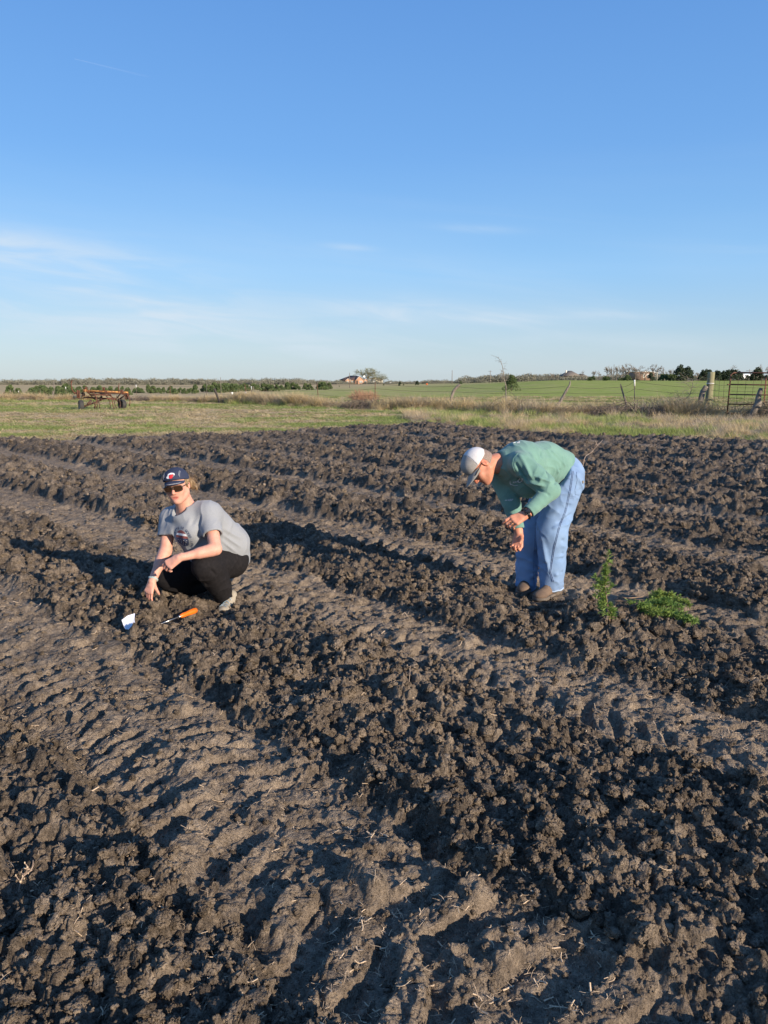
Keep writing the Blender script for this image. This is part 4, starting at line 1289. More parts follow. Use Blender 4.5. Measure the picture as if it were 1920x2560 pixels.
# small white hut and orange tank
wp = W(977, 962, 610); e = empty('white_hut', (wp[0], 610, ground_z(wp[0], 610)), 'tiny white hut past the big half-leafed tree', 'hut')
m = MB(); prism(m, -1.1, 1.1, -.8, .8, 0, 1.0, 1.5); m.build('wall', WHITE, e); m = MB(); slab(m, [(-1.2, -.9, 1.0), (0, -.9, 1.5), (0, .9, 1.5), (-1.2, .9, 1.0)], .06); slab(m, [(1.2, -.9, 1.0), (0, -.9, 1.5), (0, .9, 1.5), (1.2, .9, 1.0)], .06); m.build('roof', WHITE, e)
ORG = mat('orange_paint', (.72, .16, .04), .5, (.6, .12, .03), 3)
op_ = W(1067, 964, 400); e = empty('orange_tank', (op_[0], 400, ground_z(op_[0], 400)), 'small bright orange tank out in the open field', 'tank')
m = MB(); m.lathe([(0, -.45), (.3, -.45), (.42, -.3), (.42, .3), (.3, .45), (0, .45)], (0, 0, .55), (1, 0, 0), 14); m.build('vessel', ORG, e)
m = MB(); m.box((-.3, 0, .1), (.08, .6, .25)); m.box((.3, 0, .1), (.08, .6, .25)); m.box((-.25, 0, 1.05), (.3, .3, .18)); m.build('stand', RUST, e)
for k, (px, Y_) in enumerate(((580, 108), (614, 112))):
    q = W(px, 982 if k == 0 else 981, Y_); e = empty('white_bucket', (q[0], Y_, ground_z(q[0], Y_)), ('larger', 'smaller')[k] + ' white bucket lying on the tan prairie before the cedars', 'bucket')
    m = MB(); m.lathe([(0, 0), (.13, 0), (.16, .34), (.15, .34), (.12, .03), (0, .03)], (0, 0, 0), (0, 0, 1), 12); m.build('shell', WHITE, e); m = MB(); m.tube([(-.16, 0, .33), (0, -.12, .40), (.16, 0, .33)], .008, 4, False); m.build('handle', RUSTD, e)
# tan roofed house on the right
hp = W(1430, 951, 520); e = empty('tan_roofed_house', (hp[0], 520, ground_z(hp[0], 520)), 'far house with a peaked tan roof and pale walls behind thin bare trees', 'house', None, math.radians(10))
m = MB(); m.box((0, 4, 1.5), (12, 8, 3.0)); m.build('wall', BRICKD, e); m = MB(); m.box((8.0, 3, 1.4), (5.0, 6, 2.8)); m.build('garage', TRIM, e)
m = MB(); c = [(-6.5, -.5, 3), (6.5, -.5, 3), (6.5, 8.5, 3), (-6.5, 8.5, 3), (-1, 4, 6.6), (1, 4, 6.6)]
slab(m, [c[0], c[1], c[5], c[4]]); slab(m, [c[2], c[3], c[4], c[5]]); slab(m, [c[3], c[0], c[4]]); slab(m, [c[1], c[2], c[5]]); m.build('roof', ROOFT, e)
m = MB(); slab(m, [(5.2, -.4, 2.8), (10.8, -.4, 2.8), (9.5, 3, 4.4), (6, 3, 4.4)]); slab(m, [(5.2, 6.4, 2.8), (10.8, 6.4, 2.8), (9.5, 3, 4.4), (6, 3, 4.4)]); m.build('garage_roof', ROOFT, e)
m = MB(); m.box((-3.2, 3, 6), (.8, .8, 2.0)); m.build('chimney', TRIM, e)
for x_ in (-3.5, 0, 3.5): window(e, x_, 0, 1.7, 1.1, 1.3)
m = MB(); m.box((8, -.05, 1.2), (3.2, .1, 2.2)); m.build('garage_door', WHITE, e)
# low brick building
hp = W(1634, 951, 250); e = empty('brick_building', (hp[0], 250, ground_z(hp[0], 250)), 'low flat brick building in the trees, one end wall sunlit', 'building', None, math.radians(35))
m = MB(); m.box((-3.3, 3.0, 1.3), (6.6, 6, 2.6)); m.build('wall', BRICKD, e)
m = MB(); m.box((-3.3, 3.0, 2.68), (6.9, 6.3, .16)); m.build('roof', TRIM, e)
for x_ in (-5, -3.2, -1.4): window(e, x_, 0, 1.4, .8, 1.0)
m = MB(); m.box((1.6, 1.4, 2.5), (2.6, 1.8, .1)); m.tube([(2.7, .7, 0), (2.7, .7, 2.45)], .06, 6); m.tube([(2.7, 2.1, 0), (2.7, 2.1, 2.45)], .06, 6); m.build('carport', TRIM, e)
# white trailer behind the gate
hp = W(1862, 946, 240); e = empty('white_trailer', (hp[0], 240, ground_z(hp[0], 240)), 'pale trailer glimpsed between dark cedars behind the gate', 'trailer')
m = MB(); m.box((0, 0, 1.2), (2.6, 1.6, 1.4), bevel=.15); m.build('body', WHITE, e); m = MB(); m.box((.2, -.81, 1.4), (1.2, .03, .4)); m.build('window', GLASS, e)
for x_ in (-.7, .7): m = MB(); m.lathe([(0, -.1), (.28, -.1), (.33, 0), (.28, .1), (0, .1)], (x_, -.6, .33), (0, 1, 0), 12); m.build('wheel', RUBBER, e)

# ------------------------------------------------------------------ the old cultivator
YEL = mat('chipped_yellow_paint', (.50, .25, .07), .7, (.20, .075, .035), 9, .002, c2pos=(.42, .58))
RUSTO = mat('orange_rust', (.16, .058, .032), .85, (.085, .038, .025), 10, .002)
RUSTB = mat('brown_rusted_steel', (.062, .038, .030), .85, (.11, .05, .033), 7, .002)
RIMM = mat('pale_rim_paint', (.62, .62, .58), .6, (.42, .38, .33), 8)
cp = G(160 + 700 / 8.295, 920 + 838 / 8.295); cp = np.array((W(244.4, 1021, 46)[0], 46, 0))
cp[2] = 0
e = empty('chisel_plough', cp, 'old rusty farm cultivator with a yellow toolbar and curved tines, parked on the grass', 'cultivator')
SCL = 1.0


def cu(u, v, y=0.0): return np.array(((u - 700) / 348.0, y, (842 - v) / 348.0))


def part(nm, mt, fn, par=None, sm=False):
    m = MB(); fn(m); return m.build(nm, mt, par or e, sm)


part('toolbar', YEL, lambda m: m.tube([cu(458, 440, -.15), cu(1318, 485, .25)], .058, 4))
part('end_plate', YEL, lambda m: m.box(cu(478, 440, -.14), (.2, .14, .13)))
part('toolbar', RUSTB, lambda m: m.tube([cu(420, 480, .75), cu(1230, 515, 1.15)], .05, 4))
part('toolbar', RUSTO, lambda m: m.tube([cu(430, 585, .35), cu(1010, 620, .65)], .045, 4))
part('crossbar', RUSTO, lambda m: m.tube([cu(555, 515, -.1), cu(990, 545, .1)], .035, 4))
for (a, b, y0, y1, r_) in (((500, 450), (560, 640), -.1, .8, .04), ((690, 470), (830, 550), -.1, .7, .035), ((880, 470), (985, 640), 0, .8, .04), ((1190, 490), (1000, 600), .1, .9, .045), ((1260, 530), (1010, 640), .3, 1.0, .05), ((460, 465), (340, 500), -.1, .3, .04), ((520, 560), (360, 600), .1, .35, .035)):
    part('strut', RUSTB, lambda m: m.tube([cu(*a, y0), cu(*b, y1)], r_, 4))
part('axle_beam', RUSTB, lambda m: (m.tube([cu(395, 770, .05), cu(620, 680, .45), cu(760, 610, .6)], .06, 6), m.tube([cu(760, 610, .6), cu(960, 610, .9), cu(1060, 735, 1.15)], .055, 6)))
part('lift_arm', RUSTB, lambda m: (m.tube([cu(480, 720, .1), cu(540, 640, .3)], .07, 5), m.tube([cu(700, 640, .5), cu(740, 560, .4)], .07, 5)))
part('hitch_box', STEELG, lambda m: m.box(cu(265, 575, .2), (.42, .3, .17), rotz(.2)))
part('tool_bracket', RUSTO, lambda m: (m.box(cu(290, 505, .1), (.07, .12, .42)), m.box(cu(325, 510, .1), (.07, .12, .4)), m.box(cu(308, 460, .1), (.17, .1, .07)), m.box(cu(300, 585, .1), (.24, .1, .08))))
part('tool_bracket', RUSTO, lambda m: (m.box(cu(1248, 580, .4), (.06, .1, .26)), m.box(cu(1283, 580, .4), (.06, .1, .26)), m.box(cu(1266, 545, .4), (.16, .12, .1))))
part('hitch_bracket', RUSTB, lambda m: (m.box(cu(240, 495, .15), (.14, .1, .12)), m.box(cu(395, 530, .2), (.16, .1, .2))))
for u, v, y in ((500, 402, -.12), (842, 410, .02), (892, 480, .03), (1190, 458, .18), (1212, 490, .2), (540, 460, -.1)):
    part('spring_clamp', RUSTO, lambda m: (m.box(cu(u - 12, v, y), (.035, .13, .2)), m.box(cu(u + 16, v, y), (.035, .13, .2)), m.box(cu(u + 2, v + 12, y), (.12, .10, .06)), m.tube([cu(u, v - 20, y), cu(u, v + 30, y)], .018, 6)))
part('jack_post', RUSTO, lambda m: m.tube([cu(185, 240, .1), cu(168, 320, .1), cu(178, 410, .1), cu(205, 470, .1), cu(240, 500, .12)], [.045, .032, .03, .03, .035], 6))
part('jack_plate', RUSTB, lambda m: m.box(cu(166, 236, .1), (.34, .22, .03), np.array(((.995, 0, .07), (0, 1, 0), (-.07, 0, .995)))))
part('hose_post', RUSTO, lambda m: m.tube([cu(1140, 470, .15), cu(1136, 380, .15), cu(1152, 295, .15)], [.03, .026, .022], 6))
tines = [([(560, 470), (640, 470), (688, 560), (694, 690), (650, 795)], -.05), ([(545, 545), (620, 545), (660, 620), (660, 730), (640, 795)], .35), ([(890, 470), (975, 500), (1012, 600), (1012, 720), (1035, 808)], .0), ([(1040, 555), (1090, 600), (1115, 700), (1108, 805)], .5),
         ([(1240, 480), (1315, 500), (1350, 600), (1350, 700), (1335, 742)], .2), ([(800, 560), (850, 640), (872, 720), (868, 790)], .75), ([(560, 570), (610, 620), (645, 700), (655, 790)], .7), ([(955, 600), (980, 680), (985, 740), (1015, 812)], .6), ([(500, 650), (530, 720), (515, 800)], .9)]
for pth, y in tines:
    P = np.array([cu(u, v, y) for u, v in pth]); t = np.linspace(0, 1, len(P)); tt = np.linspace(0, 1, 12); Q = np.stack([np.interp(tt, t, P[:, k]) for k in range(3)], 1); Q[1:-1] = (Q[:-2] + 2 * Q[1:-1] + Q[2:]) / 4
    o = part('tine', RUSTO if y < .3 else RUSTB, lambda m: m.tube(Q, .040, 4, flat=.6))
    m = MB(); m.box(Q[-1] + (0, 0, .02), (.05, .04, .14)); m.build('shovel', RUSTB, o)


def wheel(c, ax, r, w, label=None):
    c = np.array(c); m = MB()
    k = [(r * .62, -w * .42), (r * .80, -w * .5), (r * .95, -w * .46), (r, -w * .30), (r, w * .30), (r * .95, w * .46), (r * .80, w * .5), (r * .62, w * .42), (r * .62, -w * .42)]
    hub = obj('wheel', None, None, e)
    hub.empty_display_size = .1
    m.lathe(k, c, ax, 28); t_ = m.build('tyre', RUBBER, hub, True)
    m = MB(); m.lathe([(0, .03), (.08, .03), (.09, -.02), (r * .35, -.03), (r * .45, w * .15), (r * .6, w * .36), (r * .64, w * .42), (r * .64, w * .36), (r * .4, w * .05), (0, -.01)], c, ax, 24); m.build('rim', RIMM if label is None else RUSTB, hub, True)
    m = MB(); m.lathe([(0, w * .28), (.05, w * .28), (.055, 0), (.075, 0), (.075, -.04)], c, ax, 12); m.build('hub', RUSTB, hub, True)


wheel(cu(375, 750, -.1), (-.88, -.47, 0), .325, .27)
wheel(cu(1075, 738, 1.15), (-.60, -.80, 0), .29, .27, 'dark')
# ------------------------------------------------------------------ people: bodies and clothes from smoothly joined volumes
class SDF:
    """a signed distance grid; shapes are blended in, then meshed as one closed surface"""
    def __init__(s, lo, hi, h):
        s.h = h; s.lo = np.array(lo, float); s.n = np.ceil((np.array(hi) - s.lo) / h).astype(int) + 1
        s.f = np.full(s.n, .25, np.float32)

    def _win(s, lo, hi):
        a = np.clip(np.floor((np.array(lo) - s.lo) / s.h).astype(int), 0, s.n - 1); b = np.clip(np.ceil((np.array(hi) - s.lo) / s.h).astype(int) + 1, 1, s.n)
        if (b <= a).any(): return None, None
        g = [s.lo[k] + s.h * np.arange(a[k], b[k]) for k in range(3)]
        X_, Y_, Z_ = np.meshgrid(*g, indexing='ij', sparse=True)
        return (slice(a[0], b[0]), slice(a[1], b[1]), slice(a[2], b[2])), (X_, Y_, Z_)

    def _put(s, w, d, k, mode):
        f = s.f[w]; d = d.astype(np.float32)
        if mode == 'sub':
            d = -d
            if k > 0: h = np.clip(.5 - .5 * (f - d) / k, 0, 1); s.f[w] = f + (d - f) * h + k * h * (1 - h)
            else: s.f[w] = np.maximum(f, d)
        else:
            if k > 0: h = np.clip(.5 + .5 * (f - d) / k, 0, 1); s.f[w] = f + (d - f) * h - k * h * (1 - h)
            else: s.f[w] = np.minimum(f, d)

    def cone(s, a, b, ra, rb, k=.03, mode='add', flat=None):
        """tapered limb from a to b; flat=(direction, factor) squashes it across"""
        a = np.array(a, float); b = np.array(b, float); R = max(ra, rb); pad = k + .02
        w, g = s._win(np.minimum(a, b) - R - pad, np.maximum(a, b) + R + pad)
        if w is None: return s
        P = [g[i] - a[i] for i in range(3)]; ab = b - a; L2 = max(ab @ ab, 1e-9)
        t = np.clip((P[0] * ab[0] + P[1] * ab[1] + P[2] * ab[2]) / L2, 0, 1)
        q = [P[i] - t * ab[i] for i in range(3)]
        if flat is not None:
            n_ = np.array(flat[0], float); n_ -= ab * (n_ @ ab) / L2; n_ /= max(np.linalg.norm(n_), 1e-9); c = (q[0] * n_[0] + q[1] * n_[1] + q[2] * n_[2]) * (1 / flat[1] - 1)
            q = [q[i] + c * n_[i] for i in range(3)]
        d = np.sqrt(q[0] ** 2 + q[1] ** 2 + q[2] ** 2) - (ra + (rb - ra) * t)
        s._put(w, d, k, mode); return s

    def ell(s, c, r, R=None, k=.03, mode='add'):
        """ellipsoid of radii r along the columns of R"""
        c = np.array(c, float); r = np.array(r, float); R = np.eye(3) if R is None else np.asarray(R, float)
        ext = np.sqrt(((R * r) ** 2).sum(1)) + k + .02
        w, g = s._win(c - ext, c + ext)
        if w is None: return s
        P = [g[i] - c[i] for i in range(3)]
        q = [(P[0] * R[0, i] + P[1] * R[1, i] + P[2] * R[2, i]) / r[i] for i in range(3)]
        k0 = np.sqrt(q[0] ** 2 + q[1] ** 2 + q[2] ** 2); k1 = np.sqrt((q[0] / r[0]) ** 2 + (q[1] / r[1]) ** 2 + (q[2] / r[2]) ** 2)
        s._put(w, k0 * (k0 - 1) / np.maximum(k1, 1e-6), k, mode); return s

    def cut(s, p, n_, k=.004, within=None):
        """remove everything on the +n side of the plane through p (only within a radius of p if given)"""
        p = np.array(p, float); n_ = np.array(n_, float); n_ /= np.linalg.norm(n_)
        w, g = s._win(p - (within or 9), p + (within or 9))
        if w is None: return s
        P = [g[i] - p[i] for i in range(3)]; d = -(P[0] * n_[0] + P[1] * n_[1] + P[2] * n_[2])
        if within:
            d = np.maximum(d, np.sqrt(P[0] ** 2 + P[1] ** 2 + P[2] ** 2) - within)
        s._put(w, d, k, 'sub'); return s

    def noise(s, amp, scale, seed, st=(1, 1, 1)):
        g = np.meshgrid(*[s.lo[i] + s.h * np.arange(s.n[i]) for i in range(3)], indexing='ij', sparse=True)
        return s

    def mesh(s, name, disp=None, relax=1):
        f = s.f; n = s.n; sg = f < 0
        c = sg[:-1, :-1, :-1].astype(np.int8)
        cnt = sum(sg[i:n[0] - 1 + i, j:n[1] - 1 + j, k:n[2] - 1 + k].astype(np.int8) for i in (0, 1) for j in (0, 1) for k in (0, 1))
        act = (cnt > 0) & (cnt < 8); I = np.argwhere(act); idx = np.full(act.shape, -1, np.int32); idx[tuple(I.T)] = np.arange(len(I))
        acc = np.zeros((len(I), 3)); num = np.zeros(len(I))
        for ax in range(3):
            o1, o2 = [q for q in range(3) if q != ax]
            for a_ in (0, 1):
                for b_ in (0, 1):
                    o = np.zeros(3, int); o[o1] = a_; o[o2] = b_; o2_ = o.copy(); o2_[ax] = 1
                    fa = f[tuple((I + o).T)]; fb = f[tuple((I + o2_).T)]; x = (fa < 0) != (fb < 0)
                    t = np.where(x, fa / np.where(x, fa - fb, 1), 0); p = o[None] + 0.0 * acc; p[:, ax] += t
                    acc += p * x[:, None]; num += x
        V = s.lo + s.h * (I + acc / np.maximum(num, 1)[:, None]); Fs = []
        for ax in range(3):
            o1, o2 = [(1, 2), (2, 0), (0, 1)][ax]
            A_ = sg; sl0 = [slice(None)] * 3; sl1 = [slice(None)] * 3; sl0[ax] = slice(0, -1); sl1[ax] = slice(1, None)
            ch = A_[tuple(sl0)] != A_[tuple(sl1)]; E_ = np.argwhere(ch)
            ok = (E_[:, o1] > 0) & (E_[:, o2] > 0) & (E_[:, o1] < n[o1] - 1) & (E_[:, o2] < n[o2] - 1); E_ = E_[ok]
            u1 = np.zeros(3, int); u1[o1] = 1; u2 = np.zeros(3, int); u2[o2] = 1
            q = np.stack([idx[tuple((E_ - u1 - u2).T)], idx[tuple((E_ - u2).T)], idx[tuple(E_.T)], idx[tuple((E_ - u1).T)]], 1)
            fl = A_[tuple(E_.T)]; q[~fl] = q[~fl][:, ::-1]; Fs.append(q)
        F = np.concatenate(Fs); F = F[(F >= 0).all(1)]
        for _ in range(relax):
            S_ = np.zeros_like(V); C_ = np.zeros(len(V))
            for a_, b_ in ((0, 1), (1, 2), (2, 3), (3, 0)):
                np.add.at(S_, F[:, a_], V[F[:, b_]]); np.add.at(C_, F[:, a_], 1); np.add.at(S_, F[:, b_], V[F[:, a_]]); np.add.at(C_, F[:, b_], 1)
            V = V * .5 + .5 * S_ / np.maximum(C_, 1)[:, None]
        if disp is not None:
            nn = np.zeros_like(V); fn = np.cross(V[F[:, 2]] - V[F[:, 0]], V[F[:, 3]] - V[F[:, 1]])
            for a_ in range(4): np.add.at(nn, F[:, a_], fn)
            nn /= np.maximum(np.linalg.norm(nn, axis=1, keepdims=True), 1e-12)
            V = V + nn * disp(V)[:, None]
        return mesh_from(name, V, F, True), V


def frame(fwd, up):
    """columns: side, forward, up"""
    f = np.array(fwd, float); f /= np.linalg.norm(f); u = np.array(up, float); u -= f * (u @ f); u /= np.linalg.norm(u)
    return np.stack([np.cross(f, u), f, u], 1)


def creases(V, lst):
    """sum of soft fold lines: (a, b, width, height)"""
    d = np.zeros(len(V))
    for a, b, w_, h_ in lst:
        a = np.array(a); b = np.array(b); ab = b - a; t = np.clip(((V - a) @ ab) / (ab @ ab), 0, 1); q = np.linalg.norm(V - a - t[:, None] * ab, axis=1)
        d += h_ * np.exp(-(q / w_) ** 2) * np.sin(np.pi * np.clip(t * .9 + .05, 0, 1)) ** .5
    return d


def folds(V, axis, freq, amp, seed, skew=.5):
    """irregular cloth ripples running across an axis"""
    ax = np.array(axis, float); ax /= np.linalg.norm(ax)
    n1 = noise3(V * 4.0, seed) - .5; n2 = noise3(V * 9.0, seed + 2) - .5
    ph = (V @ ax) * freq + n1 * 9 + n2 * 2.5; g = np.clip(noise3(V * 6.0, seed + 5) * 1.8 - .5, 0, 1)
    return amp * g * (1 - np.abs(np.sin(ph)) ** .7 * 1.6)


def head(s, c, R, k=.018, male=False, scale=1.0):
    T = lambda x, y, z: c + R @ (np.array((x, y, z)) * scale)
    q = scale; w_ = 1.06 if male else 1.0
    s.ell(T(0, -.012, .03), (.076 * q, .096 * q, .088 * q), R, .02)
    s.ell(T(0, .028, -.03), (.061 * w_ * q, .066 * q, .085 * q), R, .025)
    for x in (-1, 1):
        s.cone(T(x * .05 * w_, -.005, -.055), T(x * .018, .062, -.100), .022 * q, .018 * q, .03)
        s.ell(T(x * .036, .066, -.030), (.024 * q, .020 * q, .022 * q), R, .02)
        s.ell(T(x * .078, -.012, -.008), (.008 * q, .019 * q, .031 * q), R, .006)
        s.ell(T(x * .087, -.008, -.004), (.006 * q, .009 * q, .017 * q), R, .004, 'sub')
        s.ell(T(x * .031, .098, -.002), (.016 * q, .012 * q, .011 * q), R, .012, 'sub')
    s.cone(T(-.034, .083, .018), T(.034, .083, .018), .011 * q, .011 * q, .015); s.ell(T(0, .070, -.05), (.045 * q, .024 * q, .045 * q), R, .02)
    s.cone(T(0, .088, .008), T(0, .112, -.032), .008 * q, .0125 * q, .010)
    for x in (-1, 1): s.ell(T(x * .011, .103, -.037), (.008 * q, .010 * q, .007 * q), R, .006)
    s.ell(T(0, .078, -.070), (.026 * q, .014 * q, .020 * q), R, .015)
    s.cone(T(-.019, .087, -.064), T(.019, .087, -.064), .005 * q, .005 * q, .005)
    s.cone(T(-.015, .087, -.077), T(.015, .087, -.077), .0058 * q, .0058 * q, .005)
    s.cone(T(-.019, .098, -.0705), T(.019, .098, -.0705), .0048 * q, .0048 * q, .003, 'sub')
    s.ell(T(0, .080, -.100), (.020 * q, .018 * q, .016 * q), R, .02)
    return T


def hand(s, wrist, R, side, curl, spread=.012, thumb=(.8, .3), scale=1.0, k=.006):
    """R columns: across the palm (towards the thumb is side*+x), along the fingers, out of the back of the hand"""
    T = lambda x, y, z: wrist + R @ (np.array((x * side, y, z)) * scale)
    q = scale
    s.cone(T(0, -.02, 0), T(0, .03, 0), .026 * q, .028 * q, .01, flat=(R[:, 2], .72))
    for x, ln in ((.030, .085), (.010, .088), (-.010, .085), (-.029, .078)):
        s.cone(T(x * .55, .015, 0), T(x, ln, .002), .016 * q, .0125 * q, .012, flat=(R[:, 2], .85))
    fl = ((.031, .086, (.040, .026, .020), .0095), (.0105, .089, (.044, .029, .021), .0098), (-.0105, .086, (.041, .027, .021), .0094), (-.030, .079, (.032, .021, .018), .0083))
    for i, (x, y, ls, r) in enumerate(fl):
        cu_ = curl[i] if hasattr(curl[0], '__len__') else curl
        p = np.array((x, y, 0.0)); a = 0; dx = (x / .03) * spread * 2
        for j, l_ in enumerate(ls):
            a += cu_[j]; d = np.array((dx, math.cos(a), -math.sin(a))); p2 = p + d * l_
            s.cone(T(*p), T(*p2), r * (1 - .08 * j) * q, r * (.93 - .09 * j) * q, .0035); p = p2
    p = np.array((.022, .018, -.004)); a = thumb[0]; dv = np.array((math.sin(a), math.cos(a), -thumb[1])); dv /= np.linalg.norm(dv); p2 = p + dv * .044
    s.cone(T(*p), T(*p2), .0155 * q, .0125 * q, .010)
    d2 = np.array((math.sin(a * .55), math.cos(a * .55), -thumb[1] * 1.6)); d2 /= np.linalg.norm(d2); p3 = p2 + d2 * .031; s.cone(T(*p2), T(*p3), .0118 * q, .0108 * q, .005)
    d3 = np.array((math.sin(a * .15), math.cos(a * .15), -thumb[1] * 2.0)); d3 /= np.linalg.norm(d3); s.cone(T(*p3), T(*(p3 + d3 * .024)), .0108 * q, .0088 * q, .005)


def skin_mesh(s, name, spots):
    """mesh with natural skin tint: spots (centre, radius, rgb multiplier)"""
    me_, V = s.mesh(name)
    c = np.ones((len(V), 3)) * (1 + (noise3(V * 20, 4) - .5)[:, None] * .10)
    for p, r, m_ in spots:
        w_ = np.exp(-(np.linalg.norm(V - p, axis=1) / r) ** 2)[:, None]; c = c * (1 - w_) + c * np.array(m_) * w_
    set_color_attr(me_, 'tint', c); return me_, V


def on_surface(bvh, p, d, off=.002):
    h = bvh.ray_cast(Vector(p), Vector(d), 1.2)
    return None if h[0] is None else np.array(h[0] + h[1] * off * (1 if h[1].dot(Vector(d)) < 0 else -1))


def bvh_of(me_):
    V = [v.co.copy() for v in me_.vertices]; return BVHTree.FromPolygons(V, [p.vertices[:] for p in me_.polygons])


def drape(bvh, flat, org, ux, uy, view, name, mt, par, off=.002):
    """lay a flat design (N,2 verts; faces) on a garment, projected along view"""
    P, F = flat; out = []; ok = []
    for x, y in P:
        o_ = org + ux * x + uy * y - view * .5; h = on_surface(bvh, o_, view, off); ok.append(h is not None); out.append(h if h is not None else org)
    F = [f for f in F if all(ok[i] for i in f)]
    if not F: return None
    me_ = bpy.data.meshes.new(name); me_.from_pydata([tuple(map(float, p)) for p in out], [], F); me_.update()
    return obj(name, me_, mt, par)


def grid_shape(x0, x1, y0, y1, n, inside):
    """small-quad tessellation of a flat region"""
    xs = np.linspace(x0, x1, n + 1); ys = np.linspace(y0, y1, n + 1); P = [(x, y) for y in ys for x in xs]; F = []
    for j in range(n):
        for i in range(n):
            if inside((xs[i] + xs[i + 1]) / 2, (ys[j] + ys[j + 1]) / 2): a = j * (n + 1) + i; F.append((a, a + 1, a + n + 2, a + n + 1))
    return P, F


def text_shape(txt, size, cx=0, cy=0, rot=0.0, bold=.0):
    cd = bpy.data.curves.new('t', 'FONT'); cd.body = txt; cd.size = size; cd.align_x = 'CENTER'; cd.align_y = 'CENTER'; cd.offset = bold; cd.resolution_u = 2
    o = bpy.data.objects.new('t', cd); COL.objects.link(o); dg = bpy.context.evaluated_depsgraph_get(); dg.update()
    me_ = bpy.data.meshes.new_from_object(o.evaluated_get(dg)); c, s_ = math.cos(rot), math.sin(rot)
    P = [(cx + v.co.x * c - v.co.y * s_, cy + v.co.x * s_ + v.co.y * c) for v in me_.vertices]; F = [tuple(p.vertices) for p in me_.polygons]
    bpy.data.objects.remove(o); bpy.data.curves.remove(cd); bpy.data.meshes.remove(me_); return P, F


def surf_line(bvh, pts, view, r, name, mt, par, off=.001):
    """a thin raised seam following points, laid on the surface"""
    P = []
    for a, b in zip(pts[:-1], pts[1:]):
        for t in np.linspace(0, 1, 8)[:-1]:
            h = on_surface(bvh, np.array(a) * (1 - t) + np.array(b) * t - view * .5, view, off)
            if h is not None: P.append(h)
    if len(P) < 3: return None
    m = MB(); m.tube(P, r, 4, False); return m.build(name, mt, par)


SKINF = mat('fair_skin', (.60, .315, .235), .55, (.54, .27, .195), 40, .0006, 300, attr='tint', sss=.12, spec=.35)
SKINM = mat('sunburnt_skin', (.57, .25, .16), .55, (.50, .21, .13), 40, .0006, 300, attr='tint', sss=.1, spec=.35)
HEATHER = mat('heather_grey_cotton', (.27, .285, .31), .9, (.23, .245, .27), 220, .0012, 500, sheen=.15)
BLACKC = mat('black_knit', (.012, .011, .012), .85, (.018, .016, .017), 60, .001, 300, spec=.12)
TEAL = mat('washed_green_cotton', (.135, .265, .225), .92, (.115, .23, .195), 14, .0012, 400, sheen=.15, col3=(.16, .30, .245), scale3=5)
DENIM = mat('light_washed_denim', (.165, .27, .455), .88, (.235, .345, .52), 5, .001, 420, col3=(.155, .235, .38), scale3=3, c2pos=(.3, .75))
DENIMD = mat('denim_seam', (.085, .13, .24), .9, (.20, .28, .42), 160)
DENIML = mat('frayed_denim_hem', (.42, .52, .66), .9, (.24, .34, .50), 160)
NAVY = mat('navy_twill', (.018, .026, .060), .85, (.026, .034, .070), 80, .0006, 400)
STITCH = mat('pale_stitching', (.60, .62, .66), .8, (.5, .52, .56), 60)
REDP = mat('red_embroidery', (.62, .03, .035), .7, (.5, .02, .03), 60)
MAROON = mat('faded_red_print', (.22, .065, .065), .9, (.19, .055, .055), 60)
WHITEC = mat('white_print', (.72, .73, .76), .85, (.62, .63, .66), 90)
NAVYP = mat('navy_print', (.035, .05, .11), .9, (.045, .06, .12), 90)
HAIRB = mat('dark_blonde_hair', (.25, .16, .078), .5, (.13, .08, .04), 60, .001, stretch=(1, 1, .2), spec=.5)
HAIRG = mat('grey_stubble', (.20, .14, .11), .8, (.28, .22, .19), 120, .001)
FRAME = mat('dark_brown_frame', (.05, .03, .022), .3, (.07, .045, .03), 20)
LENS = mat('brown_mirror_lens', (.035, .018, .010), .08, spec=.9)
CAPG = mat('grey_cap_cloth', (.30, .285, .265), .9, (.26, .245, .23), 60, .0006, 400)
CAPW = mat('white_cap_mesh', (.62, .61, .61), .85, (.50, .49, .49), 220, .0012, 500)
SHOEB = mat('tan_shoe', (.33, .29, .225), .85, (.25, .215, .165), 30, .001)
SHOEBL = mat('blue_shoe_mesh', (.16, .28, .38), .8, (.42, .50, .54), 90, .001, 200, c2pos=(.45, .52))
SOLE = mat('muddy_rubber_sole', (.16, .13, .105), .9, (.08, .065, .05), 30, .002)
BOOTM = mat('brown_suede_boot', (.17, .115, .078), .92, (.12, .08, .055), 20, .001)
LACE = mat('boot_lace', (.05, .04, .033), .9, (.09, .07, .055), 80)
BAND = mat('grey_green_band', (.36, .42, .40), .8, (.30, .36, .34), 50)
WATCHB = mat('black_watch', (.02, .02, .022), .25, spec=.7)
GOLD = mat('gold_ring', (.80, .58, .25), .25, metal=1.0)


